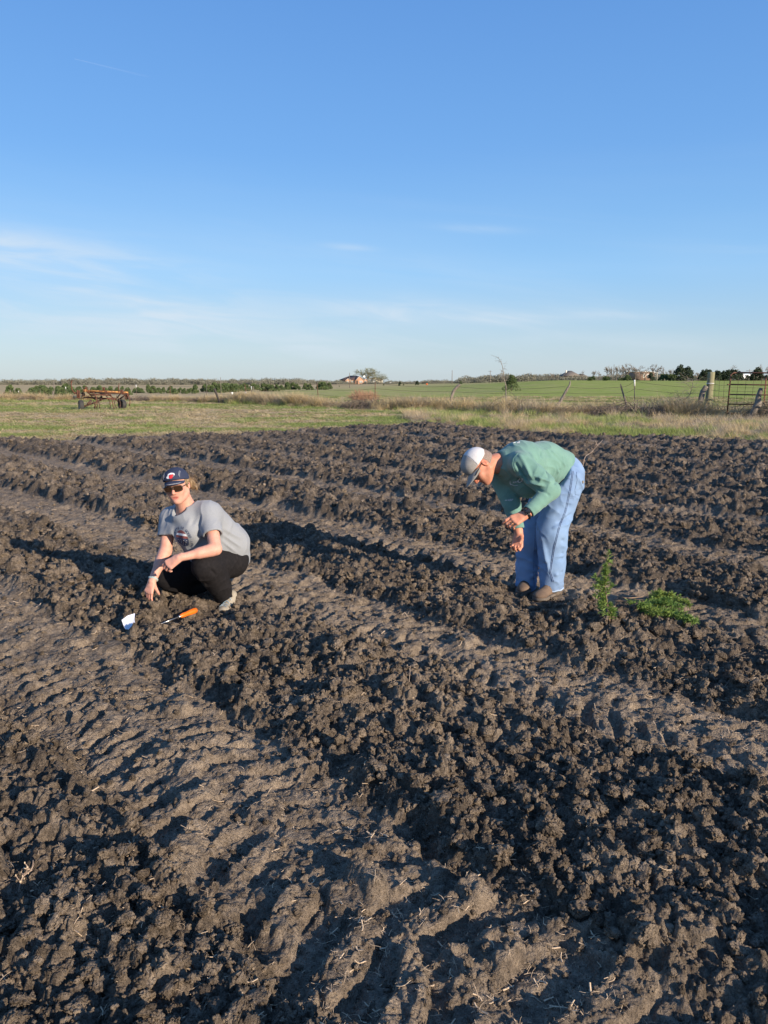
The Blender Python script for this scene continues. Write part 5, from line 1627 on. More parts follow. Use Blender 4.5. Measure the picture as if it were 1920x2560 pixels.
def shoe(par, heel, toe, up, mt_up, mt_sole, w_=.048, hgt=.075, name='shoe', laces=True, extra=None, h_=.004):
    """a shoe from heel to toe (ground contact points), shaped as one upper with its sole"""
    heel = np.array(heel); toe = np.array(toe); d = toe - heel; L = np.linalg.norm(d); R = frame(d, up); T = lambda x, y, z: heel + R @ np.array((x, y, z))
    s = SDF(np.minimum(heel, toe) - .16, np.maximum(heel, toe) + .16, h_)
    s.cone(T(0, .05, .045), T(0, .05, hgt + .035), .040, .038, .02); s.cone(T(0, .045, .035), T(0, L - .07, .030), .040, .042, .02, flat=(R[:, 2], .8))
    s.cone(T(0, .09, .075), T(0, L - .10, .040), .034, .034, .025); s.ell(T(0, L - .06, .030), (w_ * .98, .062, .034), R, .015)
    s.cut(T(0, 0, .014), -R[:, 2]); up_m, V = s.mesh(name)
    u = obj(name, up_m, mt_up, par)
    s2 = SDF(np.minimum(heel, toe) - .12, np.maximum(heel, toe) + .12, h_)
    s2.cone(T(0, .045, .012), T(0, L - .06, .012), w_ * .92, w_ * 1.08, .01); s2.cut(T(0, 0, .022), R[:, 2]); s2.cut(T(0, 0, -.004), -R[:, 2])
    me_, V = s2.mesh('sole'); obj('sole', me_, mt_sole, u)
    if laces:
        b = bvh_of(up_m)
        for i in range(4):
            y = .10 + i * .024; P = [T(x, y + abs(x) * .3, .2) for x in np.linspace(-.026, .026, 7)]; Q = [on_surface(b, p, -R[:, 2], .002) for p in P]; Q = [q for q in Q if q is not None]
            if len(Q) > 2: m = MB(); m.tube(Q, .003, 4, False); m.build('lace', extra or LACE, u)
    return u


def cap_parts(par, T, R, crown_m, back_m, brim_m, split=None, q=1.0, brim_len=.075, droop=.02, button=None, up=0.0):
    """baseball cap on a head frame T; crown (and mesh back), brim, band"""
    def crown(inside_front):
        c0 = T(0, -.008, .030); lo = c0 - .17; hi = c0 + .17; s = SDF(lo, hi, .004)
        s.ell(T(0, -.006, .036), (.087 * q, .104 * q, (.094 - up * .3) * q), R, 0); s.ell(T(0, .05, .062), (.06 * q, .045 * q, .05 * q), R, .03)
        s.cut(T(0, .05, .026 + up), R @ np.array((0, .10 + up * 9, -1)), .003)
        s.ell(T(0, -.006, .030), (.082 * q, .099 * q, .088 * q), R, .002, 'sub')
        return s
    s = crown(1)
    if split is not None: s.cut(T(0, split, .03), R @ np.array((0, -1, -.35)), .001)
    me_, V = s.mesh('crown'); cr = obj('cap', me_, crown_m, par)
    if split is not None:
        s = crown(0); s.cut(T(0, split + .001, .03), R @ np.array((0, 1, .35)), .001); me2, V = s.mesh('mesh_back'); obj('mesh_back', me2, back_m, cr)
    # brim: curved plate
    nx, ny = 18, 8; V = []
    for lay in (0, 1):
        for j in range(ny + 1):
            for i in range(nx + 1):
                a = -1.15 + 2.3 * i / nx; t = j / ny; ex = math.sin(a) * .082 * q; ey = math.cos(a) * .098 * q - .004
                ox = math.sin(a * .92) * .080 * q; oy = ey + brim_len * max(math.cos(a * 1.28), 0) ** .75
                x = ex + (ox - ex) * t; y = ey + (oy - ey) * t; z = .034 + up - droop * t - (x / .082) ** 2 * .022 - .0035 * lay
                V.append(T(x, y, z))
    n1 = (nx + 1) * (ny + 1); F = []
    for j in range(ny):
        for i in range(nx): a = j * (nx + 1) + i; F += [(a, a + 1, a + nx + 2, a + nx + 1), (n1 + a, n1 + a + nx + 1, n1 + a + nx + 2, n1 + a + 1)]
    for i in range(nx): a = ny * (nx + 1) + i; F.append((a, a + 1, n1 + a + 1, n1 + a))
    obj('brim', mesh_from('brim', np.array(V), np.array(F), True), brim_m, cr)
    m = MB(); m.lathe([(0, .006), (.006, .004), (.008, 0)], T(0, -.006, (.1285 - up * .3) if q > 1.01 else (.1285 - up * .3)), R[:, 2], 10); m.build('button', button or crown_m, cr)
    return cr, me_
# ------------------------------------------------------------------ squatting woman
wo = G(560, 1515); wo = np.array((wo[0], 5.36, 0.0)); wo[2] = 0.02
woman = empty('person', tuple(wo), 'woman squatting on the tilled soil in a grey t-shirt, black trousers, navy cap and sunglasses', 'person')


def L_(p): return np.array(p) - wo


NB = L_(W(469, 1272, 5.34)); HC = L_(W(443, 1213, 5.255)); CH = L_(W(482, 1318, 5.36)); BE = L_(W(520, 1362, 5.44)); PV = L_(W(566, 1388, 5.58))
SL = L_(W(523, 1283, 5.29)); SR = L_(W(424, 1297, 5.40)); EL = L_(W(539, 1373, 5.12)); WL = L_(W(447, 1395, 5.00)); HLt = L_(W(404, 1424, 4.98))
ER = L_(W(414, 1377, 5.30)); WR = L_(W(380, 1453, 5.16)); HRt = L_(W(366, 1499, 5.12))
HIL = L_(W(577, 1400, 5.50)); HIR = L_(W(560, 1402, 5.66)); KL = L_(W(510, 1416, 5.14)); KR = L_(W(418, 1442, 5.42)); AL = L_(W(566, 1500, 5.42)); AR = L_(W(512, 1478, 5.66))
FW = np.array((-.04, -.99, -.09)); RH = frame(FW, (-.15, 0, 1.0)); FT = frame(NB - PV + 0, (0, 0, 1))
TW = frame((-.50, -.84, 0), NB - PV)
s = SDF(np.array((-1.05, -.62, -.06)), np.array((.38, .48, 1.12)), .0042)
s.cone(PV, BE, .13, .12, .05); s.cone(BE, CH, .12, .11, .05); s.cone(SL, SR, .06, .06, .05); s.cone(CH, NB, .09, .055, .05)
s.cone(NB + (0, 0, -.02), HC + RH @ np.array((0, -.022, -.05)), .066, .056, .03)
T = head(s, HC, RH, scale=.98)
s.cone(SL, EL, .052, .040, .02); s.cone(EL, WL, .039, .025, .02); s.cone(EL + (WL - EL) * .15, EL + (WL - EL) * .45, .041, .036, .02)
s.cone(SR, ER, .052, .041, .02); s.cone(ER, WR, .040, .027, .02); s.cone(ER + (WR - ER) * .15, ER + (WR - ER) * .45, .042, .037, .02)
RL = frame(HLt - WL, (0.25, -.75, .6)); hand(s, WL, RL, 1, ((.55, .75, .5), (.6, .75, .5), (.65, .75, .5), (.7, .75, .5)), spread=.003, thumb=(.3, .9), scale=.97)
RR = frame(HRt - WR, (-.35, -.85, .25)); hand(s, WR, RR, -1, ((.30, .5, .4), (.38, .6, .4), (.45, .7, .5), (.5, .75, .5)), spread=.003, thumb=(.35, .8), scale=.92)
for a, b, ra, rb in ((HIL, KL, .085, .065), (KL, AL, .06, .045), (HIR, KR, .085, .065), (KR, AR, .06, .045)): s.cone(a, b, ra, rb, .03)
lip = (.78, .40, .42)
me, V = skin_mesh(s, 'body', [(T(0, .1, -.07), .011, lip), (T(.013, .096, -.07), .009, lip), (T(-.013, .096, -.07), .009, lip), (T(0, .11, -.03), .02, (1.02, .82, .8)), (T(.04, .07, -.03), .03, (1.02, .84, .82)), (T(-.04, .07, -.03), .03, (1.02, .84, .82)), (NB, .06, (1.0, .86, .82)),
                              (HLt, .05, (1.02, .88, .86)), (HRt, .05, (1.02, .86, .84))])
body_w = obj('body', me, SKINF, woman)
# eyes behind the glasses, brows
for x in (-1, 1):
    m = MB(); m.lathe([(.0, .012), (.006, .0105), (.0105, .006), (.012, 0), (.0105, -.006), (0, -.012)], T(x * .031, .078, 0), RH[:, 1], 12); m.build('eye', WHITEC, woman, True)
# t-shirt
s = SDF(np.array((-.95, -.5, .0)), np.array((.42, .5, 1.05)), .0055)
s.cone(PV + (.015, 0, -.015), BE, .150, .150, .08); s.cone(BE, CH, .155, .145, .07); s.cone(SL + (-.015, 0, -.005), SR + (.02, 0, -.005), .074, .074, .06); s.cone(CH, NB + (0, 0, -.045), .13, .085, .06); s.cone(NB + (0, 0.01, -.015), SL + (-.01, 0, .012), .072, .068, .04); s.cone(NB + (0, .01, -.015), SR + (.01, 0, .012), .072, .066, .04); s.cone(SL + (.0, .06, -.04), L_(W(582, 1362, 5.50)), .10, .12, .06)
s.ell(CH + TW @ np.array((-.07, .085, -.01)), (.075, .075, .08), None, .05); s.ell(CH + TW @ np.array((.07, .085, -.01)), (.075, .075, .08), None, .05)
s.ell(L_(W(562, 1350, 5.52)), (.15, .15, .13), None, .07); s.ell(L_(W(579, 1390, 5.55)), (.124, .15, .13), None, .04)
dl = EL - SL; dr = ER - SR
s.cone(SL + (-.01, 0, -.005), SL + dl * .66, .074, .071, .04); s.cone(SR + (.01, 0, -.005), SR + dr * .58, .074, .070, .04)
s.cut(SL + dl * .60, dl, .004, .135); s.cut(SR + dr * .56, dr + np.array((0, 0, -.05)), .004, .12)
s.cone(SL + dl * .5, SL + dl * .75, .054, .054, .004, 'sub'); s.cone(SR + dr * .46, SR + dr * .7, .053, .053, .004, 'sub')
# hem: sloping down over the back
hp1 = L_(W(454, 1384, 5.30)); hp2 = L_(W(547, 1374, 5.36)); hp3 = L_(W(613, 1418, 5.55))
s.cut(L_(W(584, 1400, 5.40)), np.array((-.62, -.25, -1.0)), .004, .24)
s.cut(L_(W(500, 1384, 5.32)), np.array((-.05, -.55, -1.0)), .004, .14)
s.ell(L_(W(461, 1292, 5.27)), (.085, .055, .050), None, .04)
s.cone(NB + (0, 0, .03), NB + RH @ np.array((0, .01, .1)), .072, .085, .006, 'sub')
s.ell(NB + TW @ np.array((0, .075, -.008)), (.062, .05, .045), None, .01, 'sub')


def dsp(V):
    d = folds(V, BE - CH + np.array((.2, 0, .1)), 38, .006, 3)
    d = d + creases(V, [(L_(W(498, 1290, 5.2)), L_(W(497, 1345, 5.2)), .014, -.014), (L_(W(475, 1300, 5.2)), L_(W(455, 1370, 5.2)), .016, .010), (L_(W(432, 1290, 5.2)), L_(W(430, 1370, 5.25)), .014, -.014),
                        (L_(W(487, 1290, 5.2)), L_(W(465, 1350, 5.2)), .014, -.009), (L_(W(560, 1322, 5.3)), L_(W(600, 1345, 5.4)), .012, .008), (L_(W(556, 1336, 5.3)), L_(W(606, 1370, 5.4)), .010, .009), (L_(W(552, 1350, 5.3)), L_(W(604, 1392, 5.4)), .010, .008),
                        (L_(W(548, 1318, 5.3)), L_(W(575, 1330, 5.4)), .010, -.008), (L_(W(515, 1275, 5.15)), L_(W(525, 1330, 5.1)), .010, -.007)])
    return d


shirt_me, V = s.mesh('t_shirt', dsp, 2); shirt = obj('t_shirt', shirt_me, HEATHER, woman)
bs = bvh_of(shirt_me)
m = MB(); P = []
for a in []:
    q = NB + TW @ np.array((math.cos(a) * .078, math.sin(a) * .062 + .012, 0)) + RH[:, 2] * (.012 - .030 * max(math.sin(a), 0)) + np.array((0, 0, -.005)); P.append(q)
pass
for a_, dd, r_ in ((SL + dl * .585, dl, .072), (SR + dr * .545, dr, .071)):
    pass
# chest print: flag coloured disc and curved lettering
view = np.array((.22, .95, -.12)); view /= np.linalg.norm(view)
po = L_(W(454, 1346, 5.2)); ux = np.array((.97, -.22, -.06)); uy = np.array((.07, .03, .99)); ux = ux * .86; uy = uy * .86; R0 = .058; ry = .068
inside = lambda x, y: (x / R0) ** 2 + (y / ry) ** 2 < 1
for nm, mt_, y0, y1 in (('print_red', MAROON, .042, .07), ('print_white', WHITEC, .024, .042), ('print_red', MAROON, .004, .024), ('print_navy', NAVYP, -.07, .004)):
    drape(bs, grid_shape(-R0, R0, y0, y1, 26, inside), po, ux, uy, view, nm, mt_, shirt, .0022)
for k in range(22):
    a, b = (k % 5) * .021 - .042 + (k // 5 % 2) * .010, -.012 - (k // 5) * .013
    if inside(a * 1.12, b * 1.1):
        st = ([(a + .0045 * math.cos(q * 1.2566 / 2 + 1.57) * (1 if q % 2 == 0 else .45), b + .0045 * math.sin(q * 1.2566 / 2 + 1.57) * (1 if q % 2 == 0 else .45)) for q in range(10)], [tuple(range(10))]); drape(bs, st, po, ux, uy, view, 'print_star', WHITEC, shirt, .0034)
for ch, a in zip('LIFE IS GOOD', np.linspace(152, 14, 12)):
    if ch != ' ':
        a = math.radians(a); drape(bs, text_shape(ch, .026, math.cos(a) * .078, math.sin(a) * .088, a - 1.5708, .0008), po, ux, uy, view, 'print_letter', NAVYP, shirt, .0022)
for ch, a in zip('·LOVE', (-2, -14, -26, -38, -50)):
    a = math.radians(a); drape(bs, text_shape(ch, .020, math.cos(a) * .078, math.sin(a) * .088, a - 1.5708, .0006), po, ux, uy, view, 'print_letter', NAVYP, shirt, .0022)
# trousers
s = SDF(np.array((-1.0, -.6, -.03)), np.array((.40, .5, .75)), .0055)
s.cone(HIL, KL, .112, .088, .05); s.cone(KL + (.01, .02, 0), AL, .083, .066, .03); s.cone(KL + (.02, .03, -.02), KL + (AL - KL) * .55 + (.02, .03, 0), .075, .072, .05); s.ell(HIL + (-.02, .03, -.01), (.10, .13, .105), None, .05)
s.cone(HIR, KR, .125, .085, .05); s.cone(KR, AR, .085, .062, .03); s.cone(HIL, HIR, .12, .12, .06); s.cone(KR + (.05, .02, -.03), AR + (-.03, 0, -.02), .08, .06, .05)
s.cut(AL + (AL - KL) * .07, AL - KL, .004, .13); s.cone(AL + (0, 0, .02), AL + (AL - KL) * .4, .052, .050, .004, 'sub')
s.cut(AR + (AR - KR) * .05, AR - KR, .004, .12)
dk = lambda V: 1.3 * folds(V, AL - KL, 34, .006, 9) + creases(V, [(KL + (.06, -.08, .0), KL + (.10, -.02, -.07), .012, -.012), (KL + (.05, -.09, -.02), KL + (.09, -.04, -.09), .010, -.010), (AL + (-.06, -.07, .10), AL + (.08, -.06, .03), .012, .010), (AL + (-.06, -.07, .06), AL + (.08, -.06, .0), .010, .009), (KL + (-.03, -.08, -.06), AL + (-.05, -.06, .06), .012, .010)])
me, V = s.mesh('trousers', dk, 2); obj('trousers', me, BLACKC, woman)
shoe(woman, L_(W(588, 1520, 5.44)), L_(W(557, 1537, 5.26)) + (-.01, -.03, 0), (0.05, 0.1, 1), SHOEB, SOLE, .050, .075, extra=SHOEBL)
m = MB()
u_ = woman.children[-1]
bsh = bvh_of(u_.data)
P = []
vw = np.array((-.1, .9, -.45)); vw /= np.linalg.norm(vw)
drape(bsh, grid_shape(-.055, .035, -.028, .018, 10, lambda x, y: True), L_(W(557, 1523, 5.3)), np.array((1, 0, 0)), np.array((0, 0, 1.)), vw, 'mesh_panel', SHOEBL, u_, .002)
shoe(woman, L_(W(529, 1478, 5.72)), L_(W(512, 1503, 5.56)), (-.55, -.1, .8), SHOEB, SOLE, .046, .07, laces=False)
# wrist band
d = WR - ER; d /= np.linalg.norm(d); q = frame(d, (0, -1, .2)); P = [WR - d * .018 + q @ np.array((math.cos(a) * .029, 0.003 * math.sin(2 * a), math.sin(a) * .027)) for a in np.linspace(0, 6.283, 21)]
m = MB(); m.tube(P, .0065, 5, False, flat=1.5); m.build('wristband', BAND, woman, True)
# hair
s = SDF(HC - .22, HC + .24, .0045)
s.ell(T(0, -.022, .022), (.082, .094, .088), RH, 0); s.cut(T(0, .035, 0), RH @ np.array((0, 1, -.15)), .01)
s.cone(T(-.02, -.10, .03), T(-.065, -.09, -.01), .034, .034, .02); s.cone(T(-.065, -.09, -.01), T(-.098, -.085, -.055), .032, .016, .02)
s.cone(T(.07, -.01, .02), T(.072, .02, .0), .016, .009, .01); s.cone(T(-.07, -.01, .02), T(-.072, .02, .0), .016, .009, .01)
dh = lambda V: .004 * np.sin(V @ np.array((160, 60, 40.)) + noise3(V * 9, 3) * 8) + .006 * (noise3(V * 22, 7) - .5)
me, V = s.mesh('hair', dh); hair = obj('hair', me, HAIRB, woman)
m = MB(); r_ = np.random.default_rng(8)
for k in range(170):
    a = r_.normal(0, .5); p0 = T(-.05 - .05 * r_.random(), -.05 - .07 * r_.random(), .06 - .11 * r_.random()); out = .42 * RH @ np.array((-.03 - .06 * r_.random(), -.03 * r_.random(), .02 * r_.normal() - .05 * r_.random()))
    t = np.linspace(0, 1, 6)[:, None]; P = p0 + out * t + np.array((0, 0, -.05)) * t * t * r_.random() + r_.normal(0, .004, (6, 3)) * t; m.tube(P, .0006, 3, False)
tag(m.build('loose_strands', HAIRB, hair), kind='stuff')
# cap
crown, cme = cap_parts(woman, T, RH, NAVY, NAVY, NAVY, None, 1.0, .066, .016, NAVY, up=.018)
bc = bvh_of(cme); fv = -RH[:, 1]
lo = T(.0, .11, .082)
blob = lambda cx, cy, rx, ry_: (lambda x, y: ((x - cx) / rx) ** 2 + ((y - cy) / ry_) ** 2 < 1)
drape(bc, grid_shape(-.045, .045, -.035, .035, 64, lambda x, y: (blob(.006, .012, .030, .016)(x, y) or blob(-.020, -.004, .016, .010)(x, y)) and not blob(.008, .008, .023, .009)(x, y)), lo, -RH[:, 0] * .8, RH[:, 2] * .8, fv, 'emblem_outline', WHITEC, crown, .0015)
drape(bc, grid_shape(-.045, .045, -.035, .035, 64, lambda x, y: blob(.004, -.002, .017, .013)(x, y) or blob(.016, .010, .010, .006)(x, y)), lo, -RH[:, 0] * .8, RH[:, 2] * .8, fv, 'emblem', REDP, crown, .0028)
for x0 in (-.052, .052, .057, -.057):
    P = [on_surface(bc, T(x0, .03 + .06 * math.cos(a) * 1.6, .30), -RH[:, 2], .001) for a in np.linspace(0, 1.5, 14)]
    P = [p for p in P if p is not None]
    if len(P) > 3: m = MB(); m.tube(P, .0009, 3, False); m.build('stitching', STITCH, crown)
P = [T(math.sin(a * .92) * .076, math.cos(a) * .098 + .060 * max(math.cos(a * 1.28), 0) ** .75, .052 - .014 - (math.sin(a * .92) * .076 / .082) ** 2 * .022 + .002) for a in np.linspace(-1.0, 1.0, 24)]
m = MB(); m.tube(P, .0011, 3, False); m.build('stitching', STITCH, crown)


def glasses(par, T, R, lens_w, lens_h, frame_m, lens_m, y=.103, z=.0, r=.0032, wrap=.018):
    g = None; m = MB()
    for x in (-1, 1):
        P = []
        for a in np.linspace(0, 6.283, 25):
            cx = abs(math.cos(a)) ** .5 * math.copysign(1, math.cos(a)) * lens_w; cy = abs(math.sin(a)) ** .6 * math.copysign(1, math.sin(a)) * lens_h
            xx = x * .034 + cx; P.append(T(xx, y - (xx / .07) ** 2 * wrap, z + cy))
        m.tube(P, r, 5, False)
    m.tube([T(-.010, y + .002, z + .008), T(0, y + .004, z + .010), T(.010, y + .002, z + .008)], r * 1.2, 5)
    for x in (-1, 1): m.tube([T(x * .064, y - wrap * .9, z + .008), T(x * .077, y - .045, z + .010), T(x * .081, .0, z + .010), T(x * .080, -.02, z - .008)], r * 1.15, 5)
    g = m.build('glasses', frame_m, par, True)
    for x in (-1, 1):
        P = [T(x * .034, y - (.034 / .07) ** 2 * wrap + .001, z)]
        for a in np.linspace(0, 6.283, 25)[:-1]:
            cx = abs(math.cos(a)) ** .5 * math.copysign(1, math.cos(a)) * lens_w; cy = abs(math.sin(a)) ** .6 * math.copysign(1, math.sin(a)) * lens_h
            xx = x * .034 + cx; P.append(T(xx, y - (xx / .07) ** 2 * wrap, z + cy))
        n_ = len(P) - 1; obj('lens', mesh_from('lens', np.array(P), np.array([(0, 1 + i, 1 + (i + 1) % n_) for i in range(n_)]), True), lens_m, g)
    return g


g_ = glasses(woman, T, RH, .031, .020, FRAME, LENS, .108, -.006); g_.name = 'sunglasses'
# ------------------------------------------------------------------ man bending over
mo = np.array((1.12, 5.80, 0.0))
man = empty('person', tuple(mo), 'man bending forward in a green long sleeved shirt, light blue jeans and grey cap', 'person')


def L_(p): return np.array(p) - mo


FT = np.array((-.78, -.62, 0)); FT /= np.linalg.norm(FT); LT = np.array((.62, -.78, 0))
PV = L_(W(1408, 1180, 5.93)); HIL = L_(W(1412, 1205, 5.83)); HIR = L_(W(1385, 1203, 6.02)); KL = L_(W(1379, 1330, 5.70)); AL = L_(W(1379, 1469, 5.72)); KR = L_(W(1322, 1345, 5.86)); AR = L_(W(1314, 1474, 5.88))
BE = L_(W(1358, 1162, 5.80)); CH = L_(W(1300, 1162, 5.63)); NB = L_(W(1243, 1158, 5.56)); SL = L_(W(1302, 1160, 5.42)); SR = L_(W(1249, 1190, 5.70))
EL = L_(W(1378, 1226, 5.34)); WL = L_(W(1313, 1287, 5.24)); HL = L_(W(1264, 1312, 5.20)); ER = L_(W(1280, 1262, 5.60)); WR = L_(W(1297, 1334, 5.54)); HR = L_(W(1291, 1378, 5.50))
HC = L_(W(1199, 1163, 5.50)); fw = np.array((-.46, -.30, -.84)); RH = frame(fw, (-.86, -.05, .40))
s = SDF(np.array((-.62, -.85, -.06)), np.array((.55, .50, 1.30)), .0042)
s.cone(PV, BE, .13, .12, .05); s.cone(BE, CH, .12, .13, .05); s.cone(SL, SR, .06, .06, .05); s.cone(CH, NB, .10, .06, .05)
s.cone(NB, HC + RH @ np.array((0, -.03, -.05)), .070, .064, .03)
T = head(s, HC, RH, male=True, scale=1.06)
s.cone(SL, EL, .055, .045, .02); s.cone(EL, WL, .043, .030, .02); s.cone(SR, ER, .055, .045, .02); s.cone(ER, WR, .043, .030, .02)
RL = frame(HL - WL, np.array((.1, -.75, .65))); hand(s, WL, RL, 1, ((.25, .7, .5), (.5, .9, .6), (.6, .9, .6), (.7, .9, .6)), spread=.003, thumb=(.35, .8), scale=1.08)
RR = frame(HR - WR, np.array((.45, .8, 0))); hand(s, WR, RR, 1, ((.75, 1.0, .6), (.75, 1.0, .6), (.75, 1.0, .6), (.8, 1.0, .6)), spread=.003, thumb=(.5, .9), scale=1.08)
for a, b, ra, rb in ((HIL, KL, .085, .065), (KL, AL, .06, .045), (HIR, KR, .085, .065), (KR, AR, .06, .045)): s.cone(a, b, ra, rb, .03)
me, V = skin_mesh(s, 'body', [(T(0, .1, -.07), .013, (.8, .6, .62)), (T(0, .11, -.03), .022, (1.08, .85, .82)), (T(-.08, -.012, 0), .03, (1.15, .88, .85)), (HL, .07, (1.12, 1.18, 1.2)), (HR, .08, (1.12, 1.22, 1.25)), (T(-.05, .06, -.06), .035, (.86, .90, .92)), (T(-.04, -.10, -.01), .045, (.62, .66, .68)), (T(-.075, -.045, -.02), .030, (.66, .70, .72))])
obj('body', me, SKINM, man)
for x in (-1, 1):
    m = MB(); m.lathe([(.0, .012), (.006, .0105), (.0105, .006), (.012, 0), (.0105, -.006), (0, -.012)], T(x * .031, .078, 0), RH[:, 1], 12); m.build('eye', WHITEC, man, True)
# cropped grey hair at the back of the head
s = SDF(HC - .19, HC + .19, .0045); s.ell(T(0, -.022, .012), (.082, .094, .098), RH, 0); s.ell(T(0, -.045, -.02), (.072, .07, .07), RH, .02)
s.cut(T(0, -.012, 0), RH @ np.array((0, 1, .25)), .004); s.cut(T(0, 0, -.055), RH @ np.array((0, -.2, -1)), .006); s.ell(T(-.085, -.01, -.01), (.02, .026, .035), RH, .004, 'sub'); s.ell(T(.085, -.01, -.01), (.02, .026, .035), RH, .004, 'sub')
me, V = s.mesh('hair', lambda V: .0015 * (noise3(V * 60, 2) - .5)); obj('hair', me, HAIRG, man)
crown, cme = cap_parts(man, T, RH, CAPG, CAPW, CAPG, .028, 1.05, .080, .022, CAPG)
g_ = glasses(man, T, RH, .026, .017, FRAME, GLASS, .108, -.002, .0022)
# shirt
s = SDF(np.array((-.45, -.70, .42)), np.array((.55, .52, 1.32)), .0055)
s.cone(PV + (-.03, -.02, .02), BE, .150, .158, .08, flat=((0, 0, 1), 1.05)); s.cone(BE, CH + (0, 0, -.01), .160, .165, .07); s.cone(SL + (0, .05, .0), SR + (.03, -.03, .02), .085, .08, .06); s.cone(CH, NB + (.04, .01, 0), .15, .088, .06)
s.ell(L_(W(1322, 1205, 5.60)), (.14, .15, .12), None, .05); s.ell(L_(W(1306, 1150, 5.60)), (.15, .15, .13), None, .06)
dl = EL - SL; dr = ER - SR; fl = WL - EL; fr_ = WR - ER
s.cone(SL, SL + dl * .8, .085, .072, .03); s.cone(SL + dl * .5, EL, .078, .062, .03); s.cone(EL, EL + fl * .92, .064, .046, .02); s.cone(SR, ER, .085, .064, .03); s.cone(ER, ER + fr_ * .90, .064, .046, .02)
s.cut(EL + fl * .88, fl, .004, .07); s.cut(ER + fr_ * .84, fr_, .004, .07)
s.cone(EL + fl * .80, EL + fl * 1.1, .038, .036, .004, 'sub'); s.cone(ER + fr_ * .74, ER + fr_ * 1.1, .038, .036, .004, 'sub')
nk = RH @ np.array((0, -.03, -.06)); nd = (HC - NB); nd /= np.linalg.norm(nd)
s.cut(NB + nd * .012, nd + np.array((0, 0, .35)), .004, .13); s.cone(NB - nd * .02, NB + nd * .08, .073, .078, .004, 'sub')
hn = np.array((.62, .30, -.72)); s.cut(L_(W(1415, 1188, 5.75)), hn, .005, .34)


def dsp(V):
    d = folds(V, np.array((.8, .3, .1)), 34, .008, 6) * .8
    f_ = []
    for (a, b, w_, h_) in (((1325, 1135), (1350, 1200), .012, .011), ((1352, 1128), (1372, 1192), .012, -.011), ((1365, 1125), (1395, 1180), .012, .011), ((1300, 1140), (1330, 1195), .014, .011), ((1290, 1160), (1318, 1205), .012, -.012), ((1382, 1130), (1412, 1165), .010, .009),
                       ((1340, 1150), (1330, 1185), .011, -.009), ((1400, 1175), (1386, 1208), .010, -.010), ((1325, 1205), (1360, 1215), .010, .008), ((1335, 1190), (1375, 1205), .009, .008), ((1342, 1222), (1372, 1238), .010, -.008), ((1325, 1248), (1350, 1262), .009, .007), ((1314, 1262), (1342, 1272), .009, .006)):
        A_ = bsx(a); B_ = bsx(b)
        if A_ is not None and B_ is not None: f_.append((A_, B_, w_, h_))
    f_ += [(L_(W(1262, 1225, 5.60)), L_(W(1290, 1240, 5.56)), .010, .008), (L_(W(1270, 1285, 5.52)), L_(W(1300, 1290, 5.52)), .009, .008), (L_(W(1276, 1300, 5.5)), L_(W(1305, 1306, 5.5)), .009, -.007)]
    return d + 1.9 * creases(V, f_)


pre, V0 = s.mesh('pre'); bpre = bvh_of(pre); eye_l = np.array((0, 0, EYE)) - mo


def bsx(p, b=None, off=0.0):
    """the garment point the photograph shows at pixel p"""
    q = L_(W(p[0], p[1], 5.0)); d = q - eye_l; d /= np.linalg.norm(d); h = (b or bpre).ray_cast(Vector(eye_l), Vector(d), 12)
    return None if h[0] is None else np.array(h[0] + h[1] * off)


me, V = s.mesh('shirt', dsp, 2); bpy.data.meshes.remove(pre); shirt = obj('shirt', me, TEAL, man); bsh = bvh_of(me)


def seam(pts, b, r, nm, mt_, par, off=.0008, n=10):
    P = []
    for a, c in zip(pts[:-1], pts[1:]):
        for t in np.linspace(0, 1, n)[:-1]:
            q = bsx((a[0] * (1 - t) + c[0] * t, a[1] * (1 - t) + c[1] * t), b, off)
            if q is not None: P.append(q)
    if len(P) > 2: m = MB(); m.tube(P, r, 4, False); return m.build(nm, mt_, par)


# chest, sleeve and shoulder lettering (small, broken up by the folds)
vw = np.array((.2, .93, -.22)); vw /= np.linalg.norm(vw)
c0 = bsx((1291, 1208), bsh)
if c0 is not None:
    for k, (ch, dx, dy, sz) in enumerate((('(', -.045, .004, .03), ('o', -.018, .008, .018), ('u', -.004, .010, .018), ('t', .008, .013, .02), ('Co', .030, .016, .032))):
        drape(bsh, text_shape(ch, sz, dx, dy, .25, .0008), c0, np.array((.96, -.2, 0)), np.array((0, .1, 1.)), vw, 'print_letter', WHITEC, shirt, .002)
    seam([(1277, 1210), (1285, 1214), (1296, 1213)], bsh, .0016, 'print_swash', WHITEC, shirt, .001)
for a, b in (((1263, 1251), (1269, 1250)), ((1271, 1252), (1273, 1248)), ((1274, 1253), (1278, 1247)), ((1278, 1252), (1283, 1247))): seam([a, b], bsh, .0028, 'sleeve_print', WHITEC, shirt, .001)
for a, b in (((1266, 1114), (1274, 1110)), ((1280, 1108), (1290, 1106)), ((1292, 1108), (1299, 1104)), ((1299, 1104), (1296, 1109))): seam([a, b], bsh, .0022, 'back_print', WHITEC, shirt, .001)
seam([(1294, 1134), (1284, 1146), (1281, 1162), (1286, 1176), (1296, 1190)], bsh, .0022, 'sleeve_seam', TEAL, shirt)
